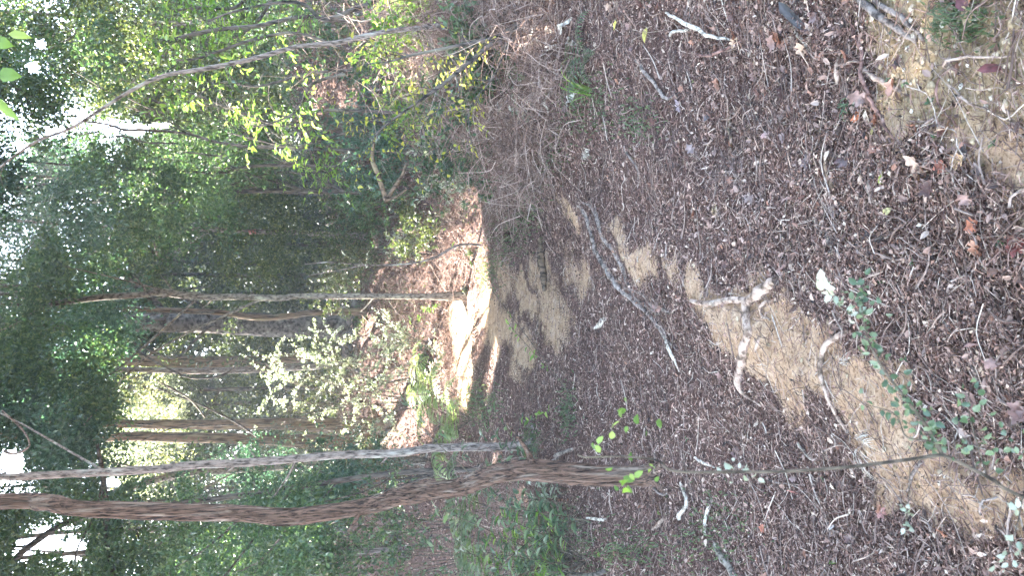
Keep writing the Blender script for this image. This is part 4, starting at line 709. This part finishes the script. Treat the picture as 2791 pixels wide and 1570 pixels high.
brush('dry twigs piled at the right edge around the pale shards', 1480, 90, None, .5, .3, 1400, .22)
brush('dead fronds and twigs left of the stringy trunk', 1270, 1420, 6.5, .6, .5, 900, .3)
brush('dark twig tangle on the slope below the big banded trunk', 1030, 870, 13.5, 1.0, .4, 1000, .35)
brush('twig tangle on the slope left of the sunlit path patch', 1120, 1060, 11, .9, .35, 900, .3)
# fallen mossy branch on the bank
e = thing('fallen_branch', 'thick mossy forked branch lying on the bank scrub', 'branch', gP(1052, 545)); q = MB()
tube(q, spline([P3(a, b, 7.6) for a, b in [(1020, 385), (1014, 433), (1030, 477), (1052, 545)]], 5), [.012, .022, .024, .022], 8, .08); q.build('main_limb', B['brown'], e); q = MB()
tube(q, spline([P3(a, b, 7.6) for a, b in [(1052, 547), (1075, 510), (1095, 480), (1106, 448)]], 5), [.02, .018, .012], 7, .08); tube(q, spline([P3(a, b, 7.55) for a, b in [(1050, 548), (1090, 530), (1130, 495)]], 5), [.012, .01, .006], 6, .06); q.build('side_limb', B['brown'], e)
# ferns
def fern(label, base, n, L, mat, droop=.5, up=.6, th0=0, thr=6.28, npin=18, wr=.24, group='ferns'):
    base = np.asarray(base, float); e = thing('fern', label, 'fern', base, group)
    for k in range(n):
        th = th0+thr*(k+.3*R.random())/n; l = L*(.7+.5*R.random()); d = np.array([math.cos(th), math.sin(th), 0]); q = MB()
        P = spline([base, base+d*l*.35+[0, 0, l*up*.55], base+d*l*.75+[0, 0, l*up*.65], base+d*l+[0, 0, l*up*.65-l*droop*.35]], 6); tube(q, P, [.004, .001], 4)
        m = npin*2; u = np.repeat(np.linspace(.18, .99, npin), 2); f = u*(len(P)-1); i = np.minimum(f.astype(int), len(P)-2); pp = P[i]+(P[i+1]-P[i])*(f-i)[:, None]; T = nrm(P[i+1]-P[i]); sd = nrm(np.cross(T, [0, 0, 1])); sg = np.tile([1, -1], npin)[:, None]
        D = nrm(sd*sg+T*.35-[0, 0, .15]+R.normal(size=(m, 3))*.06); N = nrm(np.cross(T, sd)*-1+R.normal(size=(m, 3))*.1); N[N[:, 2] < 0] *= -1
        pl = l*wr*np.sin(np.clip((1-u)*2.3+.15, 0, 1.57)); leaves(q, pp, D, N, pl, l*.034, T_LN, m=1); q.build('frond', [STEM, mat], e)
    return e
fern('large bright yellow-green fern in the sun beside the path', P3(1120, 1150, 9.3)*[1, 1, 0]+[0, 0, float(H(*P3(1120, 1150, 9.3)[:2]))+.1], 11, .75, G['fern'], up=.9)
fern('upright bright fern just behind the large sunlit one', onG(P3(1080, 1080, 10.2), .15), 8, .7, G['fern'], up=1.1)
fern('small pale fern on the slope above the sunlit patch', gP(1115, 925), 7, .35, G['fern'])
fern('greyish fern frond drooping at the sunlit patch edge', gP(1170, 1100), 6, .5, G['ferndark'])
fern('small dark green fern growing on the right bank', gP(1610, 160), 7, .24, G['ferndark'], npin=14)
fern('tiny dark fern beside the bank fern', gP(1570, 215), 5, .16, G['ferndark'], npin=12)
fern('soft green fern among the yellow-leaved shrub stems', onG(P3(1260, 180, 5.3), .05), 6, .25, G['ferndark'])
fern('fern behind the left edge lance leaves', onG(P3(1150, 1400, 7), .3), 8, .6, G['ferndark'], up=.9)
fern('large grey-green fern at the far left edge', onG(P3(1180, 1560, 6.2), .35), 9, .6, G['ferndark'], up=1.0)
# lance-leaved plants
def rosette(label, base, n, L, wr, mat, hgt=.1, stems=5, name='lance_leaved_plant', T=T_LN, group=None, up=.7, cat='plant'):
    base = np.asarray(base, float); e = thing(name, label, cat, base, group); sb = MB(); lb = MB()
    for s_ in range(stems):
        tip = base+np.array([R.normal()*hgt*.6, R.normal()*hgt*.6, hgt*(.6+.6*R.random())]); P = spline([base-[0, 0, .02], (base+tip)/2+R.normal(size=3)*.03*hgt, tip], 4); tube(sb, P, [.0035*L/.1+.0005, .0015], 5)
        m = max(3, n//stems); u = .35+.65*R.random(m); p_ = base+(tip-base)*u[:, None]; th = R.random(m)*6.28
        D = nrm(np.stack([np.cos(th), np.sin(th), up*(R.random(m)*1.3-.2)], 1)); N = nrm(np.array([0, 0, 1.])+R.normal(size=(m, 3))*.3); l = L*(.6+.6*R.random(m)); leaves(lb, p_, D, N, l, l*wr, T)
    sb.build('stems', STEM, e); lb.build('foliage', mat, e); return e
rosette('lance-leaved green plant spreading at the left edge below the brush', onG(P3(1570, 1500, 5.4), .0), 90, .13, .17, G['lance'], .35, 7)
rosette('second lance-leaved plant, further left and partly cut by the edge', onG(P3(1560, 1585, 5.2), .0), 70, .13, .17, G['lance'], .4, 6)
rosette('tall spiky blue-green plant at the left edge with stiff long leaves', onG(P3(900, 1560, 5.5), 0), 130, .20, .12, G['lance'], 1.75, 6, up=.6)
rosette('broad-leaved green seedlings crowd left of the stringy trunk', onG(P3(1330, 1400, 5.3), 0), 90, .09, .4, G['lance'], .55, 7, T=T_L8, name='broad_leaved_plant')
rosette('broad-leaved plant between left fern and dead fronds', onG(P3(1300, 1480, 6), 0), 120, .09, .35, G['lime'], .6, 7, T=T_L8, name='broad_leaved_plant')
rosette('leafy plant behind the crook of the stringy trunk', onG(P3(1240, 1290, 7.2), 0), 70, .09, .45, G['lance'], .4, 6, T=T_L8, name='broad_leaved_plant')
rosette('mixed green plant at the left edge above the lance leaves', onG(P3(1380, 1560, 5.6), 0), 140, .11, .25, G['lance'], .75, 8, name='lance_leaved_plant')
rosette('leafy undergrowth plant between the lance-leaved plant and stringy trunk', onG(P3(1450, 1430, 5.0), 0), 110, .09, .35, G['lance'], .5, 8, T=T_L8, name='broad_leaved_plant')
rosette('light green undergrowth plant against the left edge by the dark branch', onG(P3(1450, 1540, 5.0), 0), 110, .10, .22, G['lime'], .5, 8)
rosette('drooping green plant hanging beside the crook of the stringy trunk', onG(P3(1220, 1420, 5.8), 0), 130, .10, .3, G['lance'], .8, 8, T=T_L8, name='broad_leaved_plant')
rosette('dense green plant at the left edge above the light green one', onG(P3(1280, 1560, 5.8), 0), 170, .11, .25, G['lance'], .9, 9)
rosette('low leafy plant behind the foot of the stringy trunk', onG(P3(1400, 1345, 5.6), 0), 80, .07, .45, G['pale'], .35, 7, T=T_L8, name='broad_leaved_plant')
rosette('slim yellow-green plant beside the sunlit patch', gP(1170, 1020), 20, .12, .2, G['lime'], .3, 4)
rosette('pale green leafy seedling right of the sunlit patch', gP(1220, 835), 40, .10, .45, G['lime'], .5, 4, T=T_L8, name='broad_leaved_plant')
rosette('bluish leafy seedling on the slope below the olive trunk', onG(P3(1080, 985, 11.5), 0), 120, .08, .5, G['pale'], .45, 7, T=T_L8, name='broad_leaved_plant')
rosette('broad folded green leaf plant on the bank under yellow leaves', gP(1360, 325), 8, .12, .35, G['lime'], .08, 2, T=T_L8, name='broad_leaved_plant')
rosette('round grey-green seedling leaves in the shade of the bank', onG(P3(1260, 330, 5.6), 0), 46, .05, .8, G['pale'], .35, 5, T=T_L8, name='broad_leaved_plant')
rosette('thin sapling with pale leaves by the grey slender tree base', gP(1555, 1085), 46, .055, .4, G['lime'], .85, 3, T=T_L8, name='sapling')
rosette('small leafy sapling right against the foot of the slender tree', gP(1510, 1160), 40, .05, .4, G['lance'], .5, 4, T=T_L8, name='sapling')
# grass tuft and blades
def tuft(label, base, n, L, mat, w_=.006, name='grass_tuft', lean=(0, 0)):
    base = np.asarray(base, float); mb = MB()
    for k in range(n):
        th = R.random()*6.28; l = L*(.5+.7*R.random()); d = np.array([math.cos(th)*.6+lean[0], math.sin(th)*.6+lean[1], 0]); a = base+R.normal(size=3)*[.012, .012, 0]; P = spline([a, a+d*l*.3+[0, 0, l*.45], a+d*l*.75+[0, 0, l*.5], a+d*l*1.1+[0, 0, l*.25]], 4)
        s_ = nrm(np.cross(d+1e-6, [0, 0, 1])); ww = w_*np.sin(np.linspace(.6, 3.0, len(P))); V = np.concatenate([np.stack([p_+s_*x, p_+[0, 0, -.25*x], p_-s_*x]) for p_, x in zip(P, ww)]); i = np.arange(len(P)-1)[:, None]*3; j = np.arange(2)[None]; mb.add(V, np.stack([i+j, i+j+1, i+j+4, i+j+3], -1).reshape(-1, 4))
    return tag(mb.build(name, mat, None, True, base), label, 'grass', 'grass tufts')
tuft('pale yellow-green grass tuft arching over dry leaves at the bank foot', gP(1610, 250), 16, .26, G['lime'], .004, lean=(.1, .5))
tuft('dry cream grass fibres beside the curved root', gP(2315, 985), 14, .045, B['pale'], .0012)
tuft('dry white fibres fanning out below the curved root', gP(2360, 1205), 22, .09, B['pale'], .0012, lean=(-.3, -.6))
tuft('dry pale tuft standing at the upper litter of the bank', gP(1605, 420), 26, .07, B['pale'], .003)
tuft('small green grass tuft in the lower right litter', gP(2320, 290), 16, .05, G['green'], .002)
tuft('soft green grass at the upper edge of the gravel', gP(2560, 75), 26, .06, G['ferndark'], .0012)
tuft('thin green grass hanging into the sunlit gravel', gP(2600, 40), 24, .08, G['ferndark'], .0012)
tuft('grass clump at the foot of the lichen-spotted tree', gP(1275, 790), 30, .14, G['olive'], .004)
tuft('short dry grass round the foot of the slender grey tree', gP(1452, 1222), 50, .13, G['olive'], .004)
tuft('thin brown grass at the foot of the stringy tree', gP(1790, 1312), 40, .08, BRUSH, .002)
tuft('green grass clump left of the marked tree at the path side', gP(1290, 690), 34, .16, G['ferndark'], .004)
# seedlings in the litter
for lb, px, py, L in [('tiny seedling right of the gravel root', 2430, 218, .012), ('seedling pair at the lower end of the bright gravel', 2540, 272, .014), ('tiny green seedling in the bright gravel', 2475, 232, .013), ('four-leaved seedling in the lower litter beside a dark twig', 2488, 435, .015), ('seedling under the brown upturned leaf', 2555, 370, .014), ('dark seedling near the mustard leaf', 2550, 525, .015),
                      ('seedling near the bottom edge left of gravel', 2720, 403, .013), ('seedling below the grey chip of wood', 2495, 713, .014), ('pale round seedling at the bottom centre', 2732, 668, .014), ('fresh seedling in the middle of the lower litter', 2410, 773, .016), ('pair of round leaves close to the leafy twig', 2470, 970, .018), ('tiny seedling at the right edge above the weathered branch', 2430, 90, .014),
                      ('small green seedling on the bank by the dark thin stick', 1990, 300, .016), ('green sprig on the bank near the pale hooked stick', 1893, 218, .014), ('low seedling on the left floor near the log', 1990, 1388, .02), ('small plant on the left floor near the pale bent stick', 1800, 1400, .02), ('green seedling close to the foot of the stringy tree', 1768, 1182, .02), ('round-leaved seedling beside the straw on the left', 2248, 1305, .015), ('seedling at the left floor under the dark stem', 1880, 1200, .018), ('tiny seedling left of the white papery leaf', 2275, 1535, .014), ('pale seedling low at the left by lance leaves', 1640, 1512, .025)]:
    rosette(lb, gP(px, py), 7, L, .62, G['green'] if R.random() < .6 else G['lime'], L*.9, 1, T=T_L8, name='seedling', group='seedlings in the litter')
# moss / low green growth
mb = MB()
for px, py, sx, sy, n in [(1430, 560, 50, 70, 700), (1380, 640, 50, 70, 600), (1335, 740, 30, 60, 400), (1330, 480, 60, 60, 700), (1480, 420, 60, 50, 400), (1230, 560, 50, 60, 500), (1450, 1210, 20, 40, 500), (1300, 1100, 60, 60, 700), (1550, 1120, 20, 60, 300), (1740, 330, 60, 60, 300), (1600, 280, 80, 80, 500), (2640, 60, 60, 60, 300), (1950, 1450, 100, 90, 350), (1700, 1500, 120, 60, 500), (1500, 1480, 100, 100, 900), (1090, 850, 60, 80, 900), (970, 860, 20, 40, 900), (940, 560, 60, 100, 900), (1000, 620, 50, 80, 900)]:
    a = px+R.normal(size=n)*sx*.6; b = py+R.normal(size=n)*sy*.6; P_ = at(a, b); P_ = P_[P_[:, 1] < 22]; n = len(P_); k_ = np.linalg.norm(P_-CAM, axis=1)
    D = nrm(R.normal(size=(n, 3))*.6+[0, 0, 1]); N = nrm(np.cross(D, rv(n))); s_ = (.012+.022*R.random(n))*(.6+.12*k_); leaves(mb, P_, D, N, s_, s_*.3, T_RH)
tag(mb.build('ground_moss', G['ferndark'], smooth=False), 'low green moss and fine grass in patches beside the path', 'moss', None, 'stuff')
mb = MB()
n = 60000; Yr = 10+R.random(n)*18; xr = (R.random(n)*2-1)*(.5*Yr+1); P_ = np.stack([xr, Yr, H(xr, Yr)], 1); k = ~((np.abs(xr+.7) < 1.0) & (Yr < 11.6)); P_ = P_[k]; P_[:, 2] += .15*R.random(len(P_))**2; n = len(P_)
D = nrm(R.normal(size=(n, 3))+[0, 0, .3]); N = rv(n); s_ = .03+.05*R.random(n); leaves(mb, P_, D, N, s_, s_*.45, T_RH)
tag(mb.build('slope_litter', LIT, smooth=False), 'coarse brown leaf litter on the slope under the far trees', 'leaf litter', None, 'stuff')

# ------------------------------------------------------------------ twigs close to the lens
def near_twig(name, label, strands, Y, mat, leafspec, base=None):
    b = P3(*strands[0][0][0], Y); e = thing(name, label, 'twig', base if base is not None else b); lb = MB()
    for k, (pts, wd) in enumerate(strands):
        P = [P3(a, c, Y) for a, c in pts]
        if k == 0 and base is not None: P = [np.asarray(base), (np.asarray(base)+P[0])/2+[-.02, 0, .02]]+P; wd = [wd[0]]*2+list(wd)
        q = MB(); tube(q, spline(P, 6), [w_/2/F*Y for w_ in wd], 7, .04); q.build('stem', STEM, e)
    mats = []
    for pts, n, spread, L, mt in leafspec:
        P = spline([P3(a, c, Y) for a, c in pts], 8); i = R.integers(0, len(P), n); p_ = P[i]+R.normal(size=(n, 3))*np.array([1, .8, 1])*spread/F*Y
        D = nrm(R.normal(size=(n, 3))); N = nrm(R.normal(size=(n, 3))*.55+[0, -.7, .6]); s_ = L/F*Y*(.75+.5*R.random(n))
        if G[mt] not in mats: mats.append(G[mt])
        leaves(lb, p_, D, N, s_, s_*.72, T_L8, m=mats.index(G[mt]))
    lb.build('foliage', mats, e); return e
nb = onG(np.array([-.42, .62, 0]))
near_twig('leafy_twig', 'dark thin forked stem with small round leaves close to the camera at lower left', [
    ([(2830, 1372), (2700, 1305), (2610, 1258), (2568, 1240)], [12, 12, 12, 12]),
    ([(2568, 1240), (2450, 1257), (2300, 1275), (2150, 1285), (1990, 1287), (1840, 1285), (1790, 1255), (1700, 1245), (1600, 1247), (1575, 1240)], [12, 11, 11, 10, 9, 8, 6, 5, 4, 3]),
    ([(2568, 1240), (2530, 1170), (2470, 1090), (2410, 1010), (2370, 935), (2350, 850), (2355, 790)], [12, 12, 10, 8, 6, 5, 3]),
    ([(2570, 1240), (2540, 1205), (2470, 1190), (2440, 1130), (2350, 1100)], [8, 6, 5, 4, 2]),
    ([(2690, 1300), (2660, 1200), (2640, 1120), (2640, 1070)], [5, 5, 4, 3]), ([(2350, 860), (2300, 845), (2260, 800), (2235, 765), (2130, 768)], [4, 4, 3, 2, 1.5]),
    ([(2791, 1340), (2770, 1440), (2740, 1530)], [5, 4, 3]), ([(2480, 1270), (2478, 1340), (2465, 1470)], [3, 3, 2])], .92, None,
    [([(2560, 1230), (2530, 1170), (2470, 1090), (2410, 1010), (2370, 935), (2350, 850), (2355, 790)], 120, 20, 26, 'lance'), ([(2350, 860), (2300, 845), (2270, 810)], 12, 10, 24, 'pale'), ([(2262, 800), (2235, 765)], 15, 10, 34, 'white'),
     ([(2690, 1270), (2660, 1200), (2640, 1120), (2640, 1070)], 34, 24, 30, 'lance'), ([(2720, 1190), (2760, 1210), (2770, 1240)], 12, 18, 26, 'lance'), ([(2490, 1190), (2440, 1130), (2350, 1100)], 20, 16, 24, 'lance'), ([(2470, 1370), (2468, 1440)], 12, 10, 22, 'pale'), ([(2745, 1520), (2740, 1560), (2775, 1370)], 16, 18, 28, 'pale'),
     ([(1950, 1290), (2020, 1275), (2050, 1290)], 12, 16, 22, 'pale'), ([(1680, 1250), (1640, 1190), (1720, 1160), (1690, 1310), (1760, 1290)], 24, 24, 27, 'lime')], base=nb)
# leaves hanging at the top right, very close
e = near_twig('hanging_twig', 'few bright translucent oval leaves hanging close to the camera at the top', [([(-260, 60), (-120, 150), (-60, 170), (-30, 185)], [7, 6, 4, 3]), ([(-60, 170), (-30, 260), (0, 280)], [4, 3, 2])], 1.5, None, [], base=onG(np.array([2.3, 1.0, 0]))) if False else None
b0 = onG(np.array([2.1, 1.2, 0])); e = thing('hanging_branch', 'few bright translucent oval leaves hanging close to the camera at the top', 'branch', b0); q = MB()
tube(q, spline([b0-[0, 0, .1], b0+[.1, 0, 1.2], b0+[0, .1, 2.1], P3(-420, -150, 1.55), P3(-200, 60, 1.55), P3(-70, 150, 1.55), P3(-60, 230, 1.55)], 6), [.02, .016, .012, .006, .004, .002, .0015], 7, .05)
for a, b in [((-70, 150), (0, 110)), ((-66, 200), (0, 205)), ((-60, 230), (-5, 262)), ((-70, 150), (10, 92))]: tube(q, np.array([P3(*a, 1.55), P3((a[0]+b[0])/2, (a[1]+b[1])/2+4, 1.55), P3(*b, 1.55)]), [.0015, .001], 4)
q.build('stem', STEM, e); q = MB()
for (a, b), (c, d), wr in [((-8, 205), (58, 205), .85), ((-30, 112), (36, 122), .8), ((22, 92), (86, 100), .5), ((-14, 262), (50, 330), .38)]:
    A = P3(a, b, 1.55); C = P3(c, d, 1.55); leaves(q, A[None], (C-A)[None], np.array([[.15, -.85, .5]]), np.linalg.norm(C-A), np.linalg.norm(C-A)*wr, T_L8)
q.build('foliage', G['lime'], e)

# thin volume standing in for the veil of lens glare
hz = MB(); x0, x1, y0, y1, z0, z1 = -120, 120, -20, 120, -8, 40
hv = np.array([[x, y, z] for z in (z0, z1) for x, y in ((x0, y0), (x1, y0), (x1, y1), (x0, y1))]); hz.add(hv, [[0, 3, 2, 1], [4, 5, 6, 7], [0, 1, 5, 4], [1, 2, 6, 5], [2, 3, 7, 6], [3, 0, 4, 7]])
m, t, p, out = newmat('lens_veil_haze'); t.nodes.remove(p); pv = t.nodes.new('ShaderNodeVolumePrincipled'); pv.inputs['Density'].default_value = .003; pv.inputs['Color'].default_value = (.9, .95, 1, 1); t.links.new(pv.outputs[0], out.inputs['Volume'])
tag(hz.build('lens_veil_haze', m, smooth=False), None, None, None, 'stuff')
print('verts', sum(len(o.data.vertices) for o in sc.objects if o.type == 'MESH'))
